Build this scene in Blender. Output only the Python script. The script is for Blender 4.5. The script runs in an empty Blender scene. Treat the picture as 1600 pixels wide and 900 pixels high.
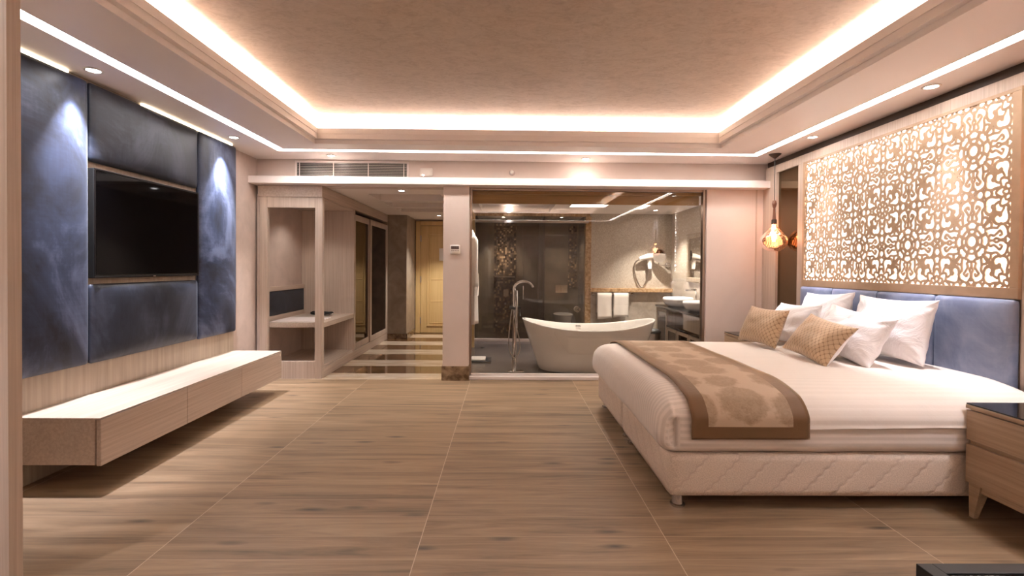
import bpy, bmesh, math, random
import numpy as np
from mathutils import Vector, Matrix, Euler, noise
PI = math.pi
R_ = math.radians
random.seed(7)
scene = bpy.context.scene
COL = scene.collection

# ------------------------------------------------------------------ camera, world, exposure
cam_d = bpy.data.cameras.new('camera')
cam = bpy.data.objects.new('camera', cam_d)
COL.objects.link(cam)
cam_d.sensor_width = 36.0
cam_d.lens = 36.0 * 750.0 / 1600.0
cam_d.shift_y = -23.0 / 1600.0
cam_d.clip_start = 0.05
cam.matrix_world = (Matrix.Translation((0, 0, 1.3)) @ Matrix.Rotation(R_(-0.76), 4, 'Z')
                    @ Matrix.Rotation(R_(90 - 0.7), 4, 'X') @ Matrix.Rotation(R_(0.45), 4, 'Z'))
scene.camera = cam
w = bpy.data.worlds.new('world'); scene.world = w; w.use_nodes = True
w.node_tree.nodes['Background'].inputs[0].default_value = (0.9, 0.8, 0.72, 1)
w.node_tree.nodes['Background'].inputs[1].default_value = 0.0
scene.view_settings.view_transform = 'Standard'
scene.view_settings.look = 'None'
scene.view_settings.gamma = 1.0
scene.view_settings.use_curve_mapping = False
scene.view_settings.exposure = 0.65

SPOT_W = 62.0        # downlight watts
COVE = 70.0          # strip in the big cove
SLOT = 16.0           # diffuser in the slot
WARM = (1.0, 0.95, 0.88)
SOFTW = (0.99, 0.985, 0.965)
COOL = (0.86, 0.88, 1.0)

# ------------------------------------------------------------------ materials
def c(r, g, b):
    f = lambda v: (v/255/12.92) if v/255 <= 0.04045 else ((v/255+0.055)/1.055)**2.4
    return (f(r), f(g), f(b), 1.0)

class NT:
    def __init__(s, name):
        s.m = bpy.data.materials.new(name); s.m.use_nodes = True
        s.t = s.m.node_tree; s.n = s.t.nodes; s.l = s.t.links
        s.p = s.n['Principled BSDF']; s.out = s.n['Material Output']
        s.tc = None
    def node(s, typ, **kw):
        o = s.n.new(typ)
        for k, v in kw.items(): setattr(o, k, v)
        return o
    def link(s, a, b): s.l.new(a, b)
    def coords(s, kind='Object', scale=(1, 1, 1), rot=(0, 0, 0), loc=(0, 0, 0)):
        if s.tc is None: s.tc = s.node('ShaderNodeTexCoord')
        mp = s.node('ShaderNodeMapping')
        mp.inputs['Scale'].default_value = scale; mp.inputs['Rotation'].default_value = rot
        mp.inputs['Location'].default_value = loc
        s.link(s.tc.outputs[kind], mp.inputs['Vector']); return mp.outputs[0]
    def noise(s, vec, scale=5, detail=4, rough=0.5, dist=0):
        o = s.node('ShaderNodeTexNoise'); s.link(vec, o.inputs['Vector'])
        o.inputs['Scale'].default_value = scale; o.inputs['Detail'].default_value = detail
        o.inputs['Roughness'].default_value = rough; o.inputs['Distortion'].default_value = dist
        return o.outputs['Fac']
    def ramp(s, fac, stops):
        o = s.node('ShaderNodeValToRGB'); s.link(fac, o.inputs[0])
        cr = o.color_ramp
        while len(cr.elements) < len(stops): cr.elements.new(0.5)
        for e, (p, col) in zip(cr.elements, stops): e.position = p; e.color = col
        return o.outputs[0]
    def math(s, op, a, b=None, b2=None):
        o = s.node('ShaderNodeMath', operation=op)
        for i, v in enumerate((a, b, b2)):
            if v is None: continue
            if isinstance(v, (int, float)): o.inputs[i].default_value = v
            else: s.link(v, o.inputs[i])
        return o.outputs[0]
    def mix(s, fac, a, b, mode='MIX'):
        o = s.node('ShaderNodeMix', data_type='RGBA', blend_type=mode)
        for i, v in ((0, fac), (6, a), (7, b)):
            if isinstance(v, (int, float)): o.inputs[i].default_value = v
            elif isinstance(v, tuple): o.inputs[i].default_value = v
            else: s.link(v, o.inputs[i])
        return o.outputs[2]
    def base(s, v):
        if isinstance(v, tuple): s.p.inputs['Base Color'].default_value = v
        else: s.link(v, s.p.inputs['Base Color'])
    def set(s, **kw):
        for k, v in kw.items():
            k = k.replace('_', ' ')
            if isinstance(v, (int, float, tuple)): s.p.inputs[k].default_value = v
            else: s.link(v, s.p.inputs[k])
    def bump(s, h, strength=0.3, dist=0.01):
        o = s.node('ShaderNodeBump'); o.inputs['Strength'].default_value = strength
        o.inputs['Distance'].default_value = dist
        s.link(h, o.inputs['Height']); s.link(o.outputs[0], s.p.inputs['Normal'])
M = {}
def plain(name, col, rough=0.5, metal=0.0, **kw):
    t = NT(name); t.base(col); t.set(Roughness=rough, Metallic=metal, **kw); M[name] = t.m; return t.m
def emis(name, col, st):
    t = NT(name); t.base((0.8, 0.8, 0.8, 1)); t.p.inputs['Emission Color'].default_value = (*col, 1)
    t.p.inputs['Emission Strength'].default_value = st; M[name] = t.m

def paint(name, c1, c2, rough=0.6, sc=3.0, bump=0.0, bs=40, det=5, dist=0.4):
    t = NT(name); v = t.coords()
    n = t.noise(v, sc, det, 0.55, dist)
    t.base(t.ramp(n, [(0.35, c1), (0.65, c2)])); t.set(Roughness=rough)
    if bump: t.bump(t.noise(v, bs, 3), bump, 0.004)
    M[name] = t.m
def veneer(name, c1, c2, axis='z', rough=0.42, fine=60, coat=0.0):
    t = NT(name)
    sc = {'z': (fine, fine, 1.2), 'y': (fine, 1.2, fine), 'x': (1.2, fine, fine)}[axis]
    v = t.coords(scale=sc)
    n = t.noise(v, 1.0, 4, 0.6, 0.2)
    n2 = t.noise(t.coords(scale=tuple(max(q/12, 0.5) for q in sc)), 1.0, 2, 0.5, 0.3)
    f = t.math('ADD', t.math('MULTIPLY', n, 0.7), t.math('MULTIPLY', n2, 0.3))
    t.base(t.ramp(f, [(0.35, c1), (0.65, c2)])); t.set(Roughness=rough)
    if coat: t.set(Coat_Weight=coat, Coat_Roughness=0.15)
    t.bump(n, 0.06, 0.001)
    M[name] = t.m

paint('wall_paint', c(206, 188, 177), c(212, 194, 184), 0.55, 2, 0.05)
paint('wall_paper', c(182, 162, 150), c(194, 173, 161), 0.6, 6, 0.08, 120)
paint('soffit_paint', c(238, 226, 219), c(240, 229, 222), 0.5, 1.5)
paint('ledge_paint', c(226, 212, 206), c(230, 216, 210), 0.4, 2)
# mottled polished plaster of the tray ceiling
t = NT('ceiling_plaster'); v = t.coords(scale=(1, 1.5, 1))
n1 = t.noise(v, 4.5, 8, 0.62, 1.4); n2 = t.noise(v, 14, 5, 0.6, 1.6)
f = t.math('ADD', t.math('MULTIPLY', n1, 0.5), t.math('MULTIPLY', n2, 0.5))
t.base(t.ramp(f, [(0.36, c(172, 151, 130)), (0.5, c(188, 167, 146)), (0.66, c(198, 178, 158))]))
t.set(Roughness=0.45); t.bump(n2, 0.15, 0.004); M['ceiling_plaster'] = t.m

veneer('oak_v', c(172, 152, 136), c(198, 178, 162), 'z')
veneer('oak_h', c(172, 152, 136), c(198, 178, 162), 'y')
veneer('oak_x', c(178, 154, 136), c(202, 178, 158), 'x')
veneer('night_oak', c(150, 122, 96), c(180, 152, 124), 'y', 0.4)
veneer('board_wood', c(150, 134, 117), c(178, 161, 142), 'z', 0.4, 35)
veneer('door_wood', c(206, 172, 116), c(220, 188, 134), 'z', 0.4, 30)
veneer('pelmet_wood', c(170, 128, 72), c(190, 150, 92), 'x', 0.5)
paint('gold_panel', c(164, 134, 106), c(176, 146, 118), 0.38, 8)
plain('dark_bronze', c(58, 42, 30), 0.45)
plain('black', c(12, 11, 11), 0.5)
plain('black_gloss', c(8, 8, 9), 0.08)
plain('tv_screen', c(3, 3, 4), 0.05, Specular_IOR_Level=0.18)
plain('tv_bezel', c(30, 26, 26), 0.3, 0.6)
plain('chrome', c(215, 210, 208), 0.09, 1.0)
plain('steel', c(190, 180, 172), 0.3, 1.0)
plain('frame_metal', c(160, 140, 126), 0.28, 1.0)
plain('white_plastic', c(228, 218, 208), 0.35)
plain('lcd', c(92, 72, 66), 0.3)
plain('lcd_digit', c(46, 32, 30), 0.3)
plain('dark_mirror', c(62, 50, 40), 0.03, 1.0)
plain('tinted_mirror', c(112, 96, 74), 0.04, 1.0)
plain('mirror', c(205, 200, 195), 0.02, 1.0)
plain('acrylic', c(236, 230, 224), 0.12, 0, Coat_Weight=0.4)
plain('ceramic', c(238, 234, 232), 0.1)
plain('grille_dark', c(40, 34, 30), 0.6)
plain('dark_glass_top', c(20, 16, 14), 0.05)
emis('led_cove', SOFTW, COVE)
emis('led_slot', (0.99, 0.985, 0.965), SLOT)
emis('led_thin', (1.0, 0.85, 0.62), 5.0)
emis('led_panel', (1.0, 0.95, 0.91), 26.0)
emis('glowing_backing', (1.0, 0.95, 0.90), 0.7)  # lattice backing made to glow, lifting the middle that edge strips leave dim
emis('lens', (1.0, 0.97, 1.0), 30.0)
emis('filament', (1.0, 0.62, 0.34), 60.0)
emis('bath_led', (1.0, 0.93, 0.86), 8.0)
paint('backing', c(240, 232, 222), c(243, 235, 226), 0.6, 2)

# blue velvet with a brushed nap
def velvet(name, c1, c2, c3, sc=1.5, dist=1.3):
    t = NT(name); v = t.coords(scale=(1, 1, 0.8))
    n = t.noise(v, sc, 6, 0.62, dist)
    n2 = t.noise(t.coords(scale=(6, 6, 60)), 1.0, 4, 0.6)
    n3 = t.noise(t.coords(scale=(60, 60, 5)), 1.0, 4, 0.6)
    f = t.math('ADD', t.math('MULTIPLY', n, 0.88), t.math('MULTIPLY', t.math('ADD', n2, n3), 0.06))
    t.base(t.ramp(f, [(0.38, c1), (0.5, c2), (0.63, c3)]))
    t.set(Roughness=0.46, Sheen_Weight=0.10, Sheen_Roughness=0.4, Sheen_Tint=(0.85, 0.88, 1, 1), Specular_IOR_Level=0.4)
    t.bump(n, 0.35, 0.012)
    M[name] = t.m
velvet('velvet', c(14, 18, 32), c(38, 46, 68), c(86, 94, 118))
velvet('velvet_dark', c(10, 14, 26), c(26, 31, 44), c(56, 60, 74))
velvet('velvet_head', c(104, 112, 138), c(120, 128, 152), c(138, 145, 168), 3.0, 0.8)

# wood-look floor tiles: 1.175 x 0.183 m, grout straight in both directions
t = NT('floor_tile'); sx = t.node('ShaderNodeSeparateXYZ'); v = t.coords(); t.link(v, sx.inputs[0])
X, Y = sx.outputs[0], sx.outputs[1]
u = t.math('DIVIDE', t.math('ADD', X, 0.395+11.75), 1.175); vv = t.math('DIVIDE', t.math('ADD', Y, -2.12+9.15), 0.183)
iu, iv = t.math('FLOOR', u), t.math('FLOOR', vv); fu, fv = t.math('FRACT', u), t.math('FRACT', vv)
cb = t.node('ShaderNodeCombineXYZ'); t.link(iu, cb.inputs[0]); t.link(iv, cb.inputs[1])
wn = t.node('ShaderNodeTexWhiteNoise', noise_dimensions='3D'); t.link(cb.outputs[0], wn.inputs['Vector'])
off = t.node('ShaderNodeVectorMath', operation='MULTIPLY_ADD')
t.link(wn.outputs['Color'], off.inputs[0]); off.inputs[1].default_value = (30, 30, 30); t.link(v, off.inputs[2])
def ms(scale):
    o = t.node('ShaderNodeVectorMath', operation='MULTIPLY'); t.link(off.outputs[0], o.inputs[0]); o.inputs[1].default_value = scale; return o.outputs[0]
g1 = t.noise(ms((0.9, 11, 1)), 1.0, 7, 0.62, 0.8)
g2 = t.noise(ms((5, 90, 1)), 1.0, 4, 0.6, 0.2)
f = t.math('ADD', t.math('MULTIPLY', g1, 0.8), t.math('MULTIPLY', g2, 0.2))
col = t.ramp(f, [(0.30, c(84, 66, 49)), (0.43, c(126, 102, 78)), (0.55, c(145, 119, 93)), (0.72, c(168, 142, 114))])
tone = t.math('MULTIPLY_ADD', wn.outputs['Value'], 0.14, 0.93)
cc = t.node('ShaderNodeCombineColor'); [t.link(tone, cc.inputs[i]) for i in range(3)]
col = t.mix(1.0, col, cc.outputs[0], 'MULTIPLY')
vo = t.node('ShaderNodeTexVoronoi'); t.link(ms((2.0, 7.5, 1)), vo.inputs['Vector']); vo.inputs['Scale'].default_value = 1.0
kd = t.math('ADD', vo.outputs['Distance'], t.math('MULTIPLY', t.noise(ms((9, 60, 1)), 1.0, 3), 0.10))
kn = t.node('ShaderNodeMapRange'); t.link(kd, kn.inputs[0]); kn.inputs[1].default_value = 0.08; kn.inputs[2].default_value = 0.24; kn.inputs[3].default_value = 1; kn.inputs[4].default_value = 0
vc = t.node('ShaderNodeSeparateColor'); t.link(vo.outputs['Color'], vc.inputs[0])
kmask = t.math('MULTIPLY', t.math('MULTIPLY', kn.outputs[0], t.math('GREATER_THAN', vc.outputs[0], 0.4)), 0.9)
col = t.mix(kmask, col, c(62, 48, 40))
gx = t.math('LESS_THAN', t.math('PINGPONG', u, 0.5), 0.0017); gy = t.math('LESS_THAN', t.math('PINGPONG', vv, 0.5), 0.006)
t.base(t.mix(t.math('MAXIMUM', t.math('MULTIPLY', gx, 0.9), t.math('MULTIPLY', gy, 0.55)), col, c(190, 166, 144)))
t.set(Roughness=t.math('MULTIPLY_ADD', g2, 0.2, 0.33)); t.bump(g2, 0.08, 0.002); M['floor_tile'] = t.m

# banded brown / cream marble of the entrance
t = NT('band_marble'); v = t.coords(); sx = t.node('ShaderNodeSeparateXYZ'); t.link(v, sx.inputs[0])
nn = t.noise(t.coords(scale=(1.5, 9, 1)), 1, 6, 0.65, 0.8)
fr = t.math('FRACT', t.math('ADD', t.math('DIVIDE', sx.outputs[1], 0.84), t.math('MULTIPLY', nn, 0.09)))
band = t.math('GREATER_THAN', fr, 0.52)
dk = t.ramp(nn, [(0.3, c(70, 46, 28)), (0.7, c(128, 94, 64))]); lt = t.ramp(nn, [(0.3, c(176, 152, 126)), (0.7, c(224, 206, 186))])
t.base(t.mix(band, dk, lt)); t.set(Roughness=0.09); M['band_marble'] = t.m
paint('brown_marble', c(84, 62, 42), c(152, 126, 98), 0.15, 14, det=8)
paint('amber_marble', c(150, 112, 70), c(206, 172, 132), 0.2, 22, det=8)
paint('grey_stone', c(152, 140, 128), c(180, 168, 154), 0.28, 5, det=8, dist=1.0)
paint('hall_stone', c(140, 126, 112), c(168, 152, 136), 0.35, 4, det=6, dist=1.0)
paint('bath_floor', c(84, 76, 72), c(108, 98, 92), 0.25, 3)
paint('dark_tile', c(96, 86, 74), c(124, 112, 98), 0.22, 3, det=6)
# wallcovering with fine weave in the bathroom
t = NT('bath_paper'); v = t.coords(); n = t.noise(v, 60, 4, 0.7); t.base(t.ramp(n, [(0.35, c(170, 157, 142)), (0.65, c(200, 188, 174))])); t.set(Roughness=0.35); M['bath_paper'] = t.m
# mosaic
t = NT('mosaic'); v = t.coords(); vo = t.node('ShaderNodeTexVoronoi'); t.link(v, vo.inputs['Vector']); vo.inputs['Scale'].default_value = 28
vo.distance = 'CHEBYCHEV'; vo.inputs['Randomness'].default_value = 0.15
sc_ = t.node('ShaderNodeSeparateColor'); t.link(vo.outputs['Color'], sc_.inputs[0])
t.base(t.ramp(sc_.outputs[0], [(0.0, c(28, 20, 14)), (0.5, c(72, 56, 42)), (0.8, c(112, 92, 72)), (1.0, c(190, 168, 140))])); t.set(Roughness=0.12); M['mosaic'] = t.m
# bed fabrics
def linen(name, c1, c2, per=0.034):
    t = NT(name); v = t.coords(); s = t.node('ShaderNodeSeparateXYZ'); t.link(v, s.inputs[0])
    g = t.node('ShaderNodeNewGeometry'); ns = t.node('ShaderNodeSeparateXYZ'); t.link(g.outputs['True Normal'], ns.inputs[0])
    side = t.math('GREATER_THAN', t.math('ABSOLUTE', ns.outputs[1]), 0.75)
    co = t.math('ADD', t.math('MULTIPLY', s.outputs[2], side), t.math('MULTIPLY', s.outputs[1], t.math('SUBTRACT', 1.0, side)))
    w_ = t.math('SINE', t.math('MULTIPLY', co, 2*PI/per))
    m_ = t.node('ShaderNodeMapRange'); t.link(w_, m_.inputs[0]); m_.inputs[1].default_value = -0.3; m_.inputs[2].default_value = 0.3
    t.base(t.mix(m_.outputs[0], c1, c2)); t.set(Roughness=t.math('MULTIPLY_ADD', m_.outputs[0], 0.25, 0.5), Sheen_Weight=0.2)
    fine = t.noise(v, 9, 4, 0.55, 0.5)
    t.bump(t.math('ADD', t.math('MULTIPLY', m_.outputs[0], 0.03), t.math('MULTIPLY', fine, 0.4)), 0.35, 0.02)
    M[name] = t.m
linen('linen', c(210, 193, 180), c(224, 208, 196))
linen('cover_linen', c(226, 212, 200), c(232, 219, 208), 0.05)
t = NT('pillow_cotton'); v = t.coords(); t.base(c(236, 228, 226)); t.set(Roughness=0.7, Sheen_Weight=0.25)
t.bump(t.noise(v, 5, 5, 0.6, 1.2), 0.5, 0.03); M['pillow_cotton'] = t.m
# quilted base fabric: wavy diagonal channels
t = NT('quilt'); v = t.coords(); s = t.node('ShaderNodeSeparateXYZ'); t.link(v, s.inputs[0])
a = t.math('SUBTRACT', t.math('ADD', s.outputs[0], s.outputs[1]), s.outputs[2])
b_ = t.math('ADD', t.math('ADD', s.outputs[0], s.outputs[1]), s.outputs[2])
wv = t.math('MULTIPLY', t.math('SINE', t.math('MULTIPLY', b_, 2*PI/0.075)), 0.006)
ph = t.math('PINGPONG', t.math('DIVIDE', t.math('ADD', a, wv), 0.175), 0.5)
ln = t.node('ShaderNodeMapRange'); t.link(ph, ln.inputs[0]); ln.inputs[1].default_value = 0.0; ln.inputs[2].default_value = 0.06
wv2 = t.noise(v, 160, 2)
t.base(t.mix(ln.outputs[0], c(198, 175, 158), t.ramp(wv2, [(0.4, c(200, 178, 160)), (0.6, c(215, 194, 176))])))
t.set(Roughness=0.75); sm = t.math('SMOOTH_MIN', ph, 0.12, 0.05)
t.bump(t.math('ADD', t.math('MULTIPLY', sm, 3), t.math('MULTIPLY', wv2, 0.12)), 0.55, 0.018); M['quilt'] = t.m
# bed runner: damask with satin border (uv: x across in m, y along in m)
t = NT('runner_cloth'); tc = t.coords('UV'); nz = t.node('ShaderNodeTexNoise'); t.link(tc, nz.inputs['Vector']); nz.inputs['Scale'].default_value = 16; nz.inputs['Detail'].default_value = 4
ad = t.node('ShaderNodeVectorMath', operation='MULTIPLY_ADD'); t.link(nz.outputs['Color'], ad.inputs[0]); ad.inputs[1].default_value = (0.10, 0.10, 0); t.link(tc, ad.inputs[2])
vo = t.node('ShaderNodeTexVoronoi'); t.link(ad.outputs[0], vo.inputs['Vector']); vo.inputs['Scale'].default_value = 3.9; vo.inputs['Randomness'].default_value = 0.35
d = t.math('ADD', vo.outputs['Distance'], t.math('MULTIPLY', t.noise(tc, 55, 3), 0.16))
flm = t.node('ShaderNodeMapRange'); t.link(d, flm.inputs[0]); flm.inputs[1].default_value = 0.52; flm.inputs[2].default_value = 0.62; flm.inputs[3].default_value = 1; flm.inputs[4].default_value = 0
fl = t.math('MULTIPLY', flm.outputs[0], t.math('MULTIPLY_ADD', t.noise(tc, 38, 3, 0.6, 1.5), 1.3, 0.1))
s = t.node('ShaderNodeSeparateXYZ'); t.link(tc, s.inputs[0])
bx_ = t.math('GREATER_THAN', t.math('ABSOLUTE', s.outputs[0]), 0.225); by_ = t.math('GREATER_THAN', t.math('ABSOLUTE', s.outputs[1]), 1.145)
bord = t.math('MAXIMUM', bx_, by_)
inner = t.mix(fl, c(184, 158, 134), c(148, 122, 96))
t.base(t.mix(bord, inner, c(112, 82, 55))); rr = t.math('SUBTRACT', 0.62, t.math('MULTIPLY', bord, 0.12)); t.set(Roughness=rr, Metallic=t.math('MULTIPLY', bord, 0.1), Specular_IOR_Level=0.3, Sheen_Weight=t.math('MULTIPLY_ADD', bord, 0.8, 0.15), Sheen_Roughness=0.3, Sheen_Tint=(1, 0.78, 0.56, 1))
t.bump(t.math('ADD', t.math('MULTIPLY', fl, 0.4), t.noise(tc, 90, 2)), 0.25, 0.003); M['runner_cloth'] = t.m
# gold cushion: fish-scale net on satin
t = NT('gold_cloth'); tc = t.coords('UV', scale=(1, 1, 1)); s = t.node('ShaderNodeSeparateXYZ'); t.link(tc, s.inputs[0])
nz = t.noise(tc, 5, 2); k = 2*PI/0.034
uu = t.math('MULTIPLY', t.math('ADD', s.outputs[0], t.math('MULTIPLY', nz, 0.03)), k); v2 = t.math('MULTIPLY', t.math('ADD', s.outputs[1], t.math('MULTIPLY', nz, 0.03)), k*0.8)
pr = t.math('ABSOLUTE', t.math('ADD', t.math('SINE', uu), t.math('SINE', v2)))
ln = t.node('ShaderNodeMapRange'); t.link(pr, ln.inputs[0]); ln.inputs[1].default_value = 0.08; ln.inputs[2].default_value = 0.38
t.base(t.mix(ln.outputs[0], c(146, 116, 86), c(192, 162, 130))); t.set(Roughness=0.4, Metallic=0.2, Sheen_Weight=0.2)
t.bump(t.math('ADD', t.math('MULTIPLY', ln.outputs[0], 0.3), t.noise(tc, 9, 3)), 0.35, 0.008); M['gold_cloth'] = t.m
# towelling
t = NT('terry'); v = t.coords(); t.base(c(232, 222, 212)); t.set(Roughness=0.9, Sheen_Weight=0.3); t.bump(t.noise(v, 220, 2), 0.6, 0.004); M['terry'] = t.m
# shimmering inlay of the black table
t = NT('pearl_inlay'); v = t.coords(); vo = t.node('ShaderNodeTexVoronoi'); t.link(v, vo.inputs['Vector']); vo.inputs['Scale'].default_value = 60
sc_ = t.node('ShaderNodeSeparateColor'); t.link(vo.outputs['Color'], sc_.inputs[0])
t.base(t.ramp(sc_.outputs[0], [(0.3, c(20, 16, 16)), (0.6, c(120, 108, 104)), (0.9, c(235, 225, 215))])); t.set(Roughness=0.2, Metallic=0.3); M['pearl_inlay'] = t.m
# clear panes: fresnel mix of see-through and mirror-like
def pane(name, tint, boost=1.0, ior=1.5, glow=0.0):
    m = bpy.data.materials.new(name); m.use_nodes = True; tr = m.node_tree; tr.nodes.clear()
    o = tr.nodes.new('ShaderNodeOutputMaterial'); mx = tr.nodes.new('ShaderNodeMixShader')
    a = tr.nodes.new('ShaderNodeBsdfTransparent'); a.inputs[0].default_value = tint
    g = tr.nodes.new('ShaderNodeBsdfGlossy'); g.inputs['Roughness'].default_value = 0.0; g.inputs[0].default_value = (1, 1, 1, 1)
    fr = tr.nodes.new('ShaderNodeFresnel'); fr.inputs[0].default_value = ior
    ml = tr.nodes.new('ShaderNodeMath'); ml.operation = 'MULTIPLY'; ml.inputs[1].default_value = boost
    tr.links.new(fr.outputs[0], ml.inputs[0]); tr.links.new(ml.outputs[0], mx.inputs[0])
    if glow:
        tl = tr.nodes.new('ShaderNodeBsdfTranslucent'); tl.inputs[0].default_value = (0.95, 0.42, 0.24, 1)
        m2 = tr.nodes.new('ShaderNodeMixShader'); wv = tr.nodes.new('ShaderNodeTexWave'); wv.inputs['Scale'].default_value = 22; wv.inputs['Distortion'].default_value = 3
        tcn = tr.nodes.new('ShaderNodeTexCoord'); tr.links.new(tcn.outputs['Object'], wv.inputs['Vector'])
        mr = tr.nodes.new('ShaderNodeMath'); mr.operation = 'MULTIPLY_ADD'; mr.inputs[1].default_value = glow; mr.inputs[2].default_value = glow*0.35
        tr.links.new(wv.outputs['Fac'], mr.inputs[0]); tr.links.new(mr.outputs[0], m2.inputs[0])
        tr.links.new(a.outputs[0], m2.inputs[1]); tr.links.new(tl.outputs[0], m2.inputs[2]); a = m2
    tr.links.new(a.outputs[0], mx.inputs[1]); tr.links.new(g.outputs[0], mx.inputs[2]); tr.links.new(mx.outputs[0], o.inputs[0])
    M[name] = m
pane('glass_pane', (0.95, 0.93, 0.9, 1), 0.95)
pane('shower_glass', (0.78, 0.74, 0.68, 1), 0.8)
pane('amber_glass', (1.0, 0.68, 0.52, 1), 0.9, glow=0.5)

# ------------------------------------------------------------------ builders
class MB:
    def __init__(s): s.v = []; s.f = []; s.uv = None
    def add(s, vs, fs):
        o = len(s.v); s.v += [tuple(p) for p in vs]; s.f += [tuple(i+o for i in q) for q in fs]; return s
    def box(s, x0, x1, y0, y1, z0, z1):
        return s.add([(x0,y0,z0),(x1,y0,z0),(x1,y1,z0),(x0,y1,z0),(x0,y0,z1),(x1,y0,z1),(x1,y1,z1),(x0,y1,z1)],
                     [(0,3,2,1),(4,5,6,7),(0,1,5,4),(1,2,6,5),(2,3,7,6),(3,0,4,7)])
    def quad(s, a, b, c_, d): return s.add([a, b, c_, d], [(0, 1, 2, 3)])
    def frame(s, axis, p0, p1, a0, a1, b0, b1, t):       # rectangular frame of bar width t, thickness p0..p1 on axis
        if axis == 'x':
            s.box(p0,p1,a0,a1,b1-t,b1); s.box(p0,p1,a0,a1,b0,b0+t); s.box(p0,p1,a0,a0+t,b0+t,b1-t); s.box(p0,p1,a1-t,a1,b0+t,b1-t)
        else:
            s.box(a0,a1,p0,p1,b1-t,b1); s.box(a0,a1,p0,p1,b0,b0+t); s.box(a0,a0+t,p0,p1,b0+t,b1-t); s.box(a1-t,a1,p0,p1,b0+t,b1-t)
        return s
    def tube(s, pts, rad, n=12, closed_ends=True):
        pts = [Vector(p) for p in pts]; rings = []
        rads = rad if isinstance(rad, (list, tuple)) else [rad]*len(pts)
        up = None
        for i, p in enumerate(pts):
            d = (pts[min(i+1, len(pts)-1)] - pts[max(i-1, 0)]).normalized()
            if up is None: up = Vector((0, 0, 1)) if abs(d.z) < 0.9 else Vector((1, 0, 0))
            a = d.cross(up).normalized(); b = a.cross(d).normalized(); up = b
            rings.append([p + (a*math.cos(2*PI*k/n) + b*math.sin(2*PI*k/n))*rads[i] for k in range(n)])
        vs = [q for r in rings for q in r]; fs = []
        for i in range(len(pts)-1):
            for k in range(n): fs.append((i*n+k, i*n+(k+1)%n, (i+1)*n+(k+1)%n, (i+1)*n+k))
        if closed_ends: fs.append(tuple(range(n))); fs.append(tuple((len(pts)-1)*n+k for k in reversed(range(n))))
        return s.add(vs, fs)
    def lathe(s, prof, cx=0, cy=0, cz=0, n=28, sx=1, sy=1, axis='z'):
        vs = []; fs = []
        for r, z in prof:
            for k in range(n):
                a = 2*PI*k/n; x, y, q = r*math.cos(a)*sx, r*math.sin(a)*sy, z
                vs.append({'z': (cx+x, cy+y, cz+q), 'x': (cx+q, cy+x, cz+y), 'y': (cx+x, cy+q, cz+y)}[axis])
        for i in range(len(prof)-1):
            for k in range(n): fs.append((i*n+k, i*n+(k+1)%n, (i+1)*n+(k+1)%n, (i+1)*n+k))
        if prof[0][0] > 1e-5: fs.append(tuple(reversed(range(n))))
        if prof[-1][0] > 1e-5: fs.append(tuple((len(prof)-1)*n+k for k in range(n)))
        return s.add(vs, fs)
    def rbox(s, x0, x1, y0, y1, z0, z1, r, nx, ny, nz, fn=None):   # dense rounded box; fn(p, n) -> p
        lo, hi = Vector((x0, y0, z0)), Vector((x1, y1, z1)); il, ih = lo + Vector((r,)*3), hi - Vector((r,)*3)
        idx = {}; vs = []; fs = []
        def sp(a, b, k, n):
            # denser towards the rim
            tt = k/n; tt = 0.5-0.5*math.cos(PI*tt) if n > 6 else tt
            return a + (b-a)*(0.35*tt+0.65*k/n)
        def vid(i, j, k):
            if (i, j, k) in idx: return idx[(i, j, k)]
            p = Vector((sp(x0, x1, i, nx), sp(y0, y1, j, ny), sp(z0, z1, k, nz)))
            q = Vector([min(max(p[a], il[a]), ih[a]) for a in range(3)])
            d = p - q
            nrm = d.normalized() if d.length > 1e-9 else Vector((0, 0, 1))
            p2 = q + nrm*r
            if fn: p2 = fn(p2, nrm)
            idx[(i, j, k)] = len(vs); vs.append(p2); return idx[(i, j, k)]
        for i in range(nx):
            for j in range(ny):
                fs.append((vid(i,j,nz), vid(i+1,j,nz), vid(i+1,j+1,nz), vid(i,j+1,nz)))
                fs.append((vid(i,j,0), vid(i,j+1,0), vid(i+1,j+1,0), vid(i+1,j,0)))
        for i in range(nx):
            for k in range(nz):
                fs.append((vid(i,0,k), vid(i+1,0,k), vid(i+1,0,k+1), vid(i,0,k+1)))
                fs.append((vid(i,ny,k), vid(i,ny,k+1), vid(i+1,ny,k+1), vid(i+1,ny,k)))
        for j in range(ny):
            for k in range(nz):
                fs.append((vid(0,j,k), vid(0,j,k+1), vid(0,j+1,k+1), vid(0,j+1,k)))
                fs.append((vid(nx,j,k), vid(nx,j+1,k), vid(nx,j+1,k+1), vid(nx,j,k+1)))
        return s.add(vs, fs)
W = {}
def build(name, mb, mat, parent=None, bevel=0, smooth=False, seg=2, local=False, uv=None):
    me = bpy.data.meshes.new(name); o = bpy.data.objects.new(name, me); COL.objects.link(o)
    base = Vector((0, 0, 0))
    if parent is not None:
        o.parent = parent; base = W.get(parent.name, Vector((0, 0, 0)))
        if local: base = Vector((0, 0, 0))
    W[o.name] = W.get(parent.name, Vector((0, 0, 0))) if parent is not None else Vector((0, 0, 0))
    me.from_pydata([tuple(Vector(v) - base) for v in mb.v], [], mb.f); me.update()
    me.materials.append(M[mat])
    if smooth:
        me.polygons.foreach_set('use_smooth', [True]*len(me.polygons))
        if smooth == 'auto': me.set_sharp_from_angle(angle=R_(40))
    if bevel:
        b = o.modifiers.new('bevel', 'BEVEL'); b.width = bevel; b.segments = seg; b.limit_method = 'ANGLE'
    if uv is not None:
        l = me.uv_layers.new(name='uv')
        for lp in me.loops: l.data[lp.index].uv = uv[lp.vertex_index]
    return o
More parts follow.
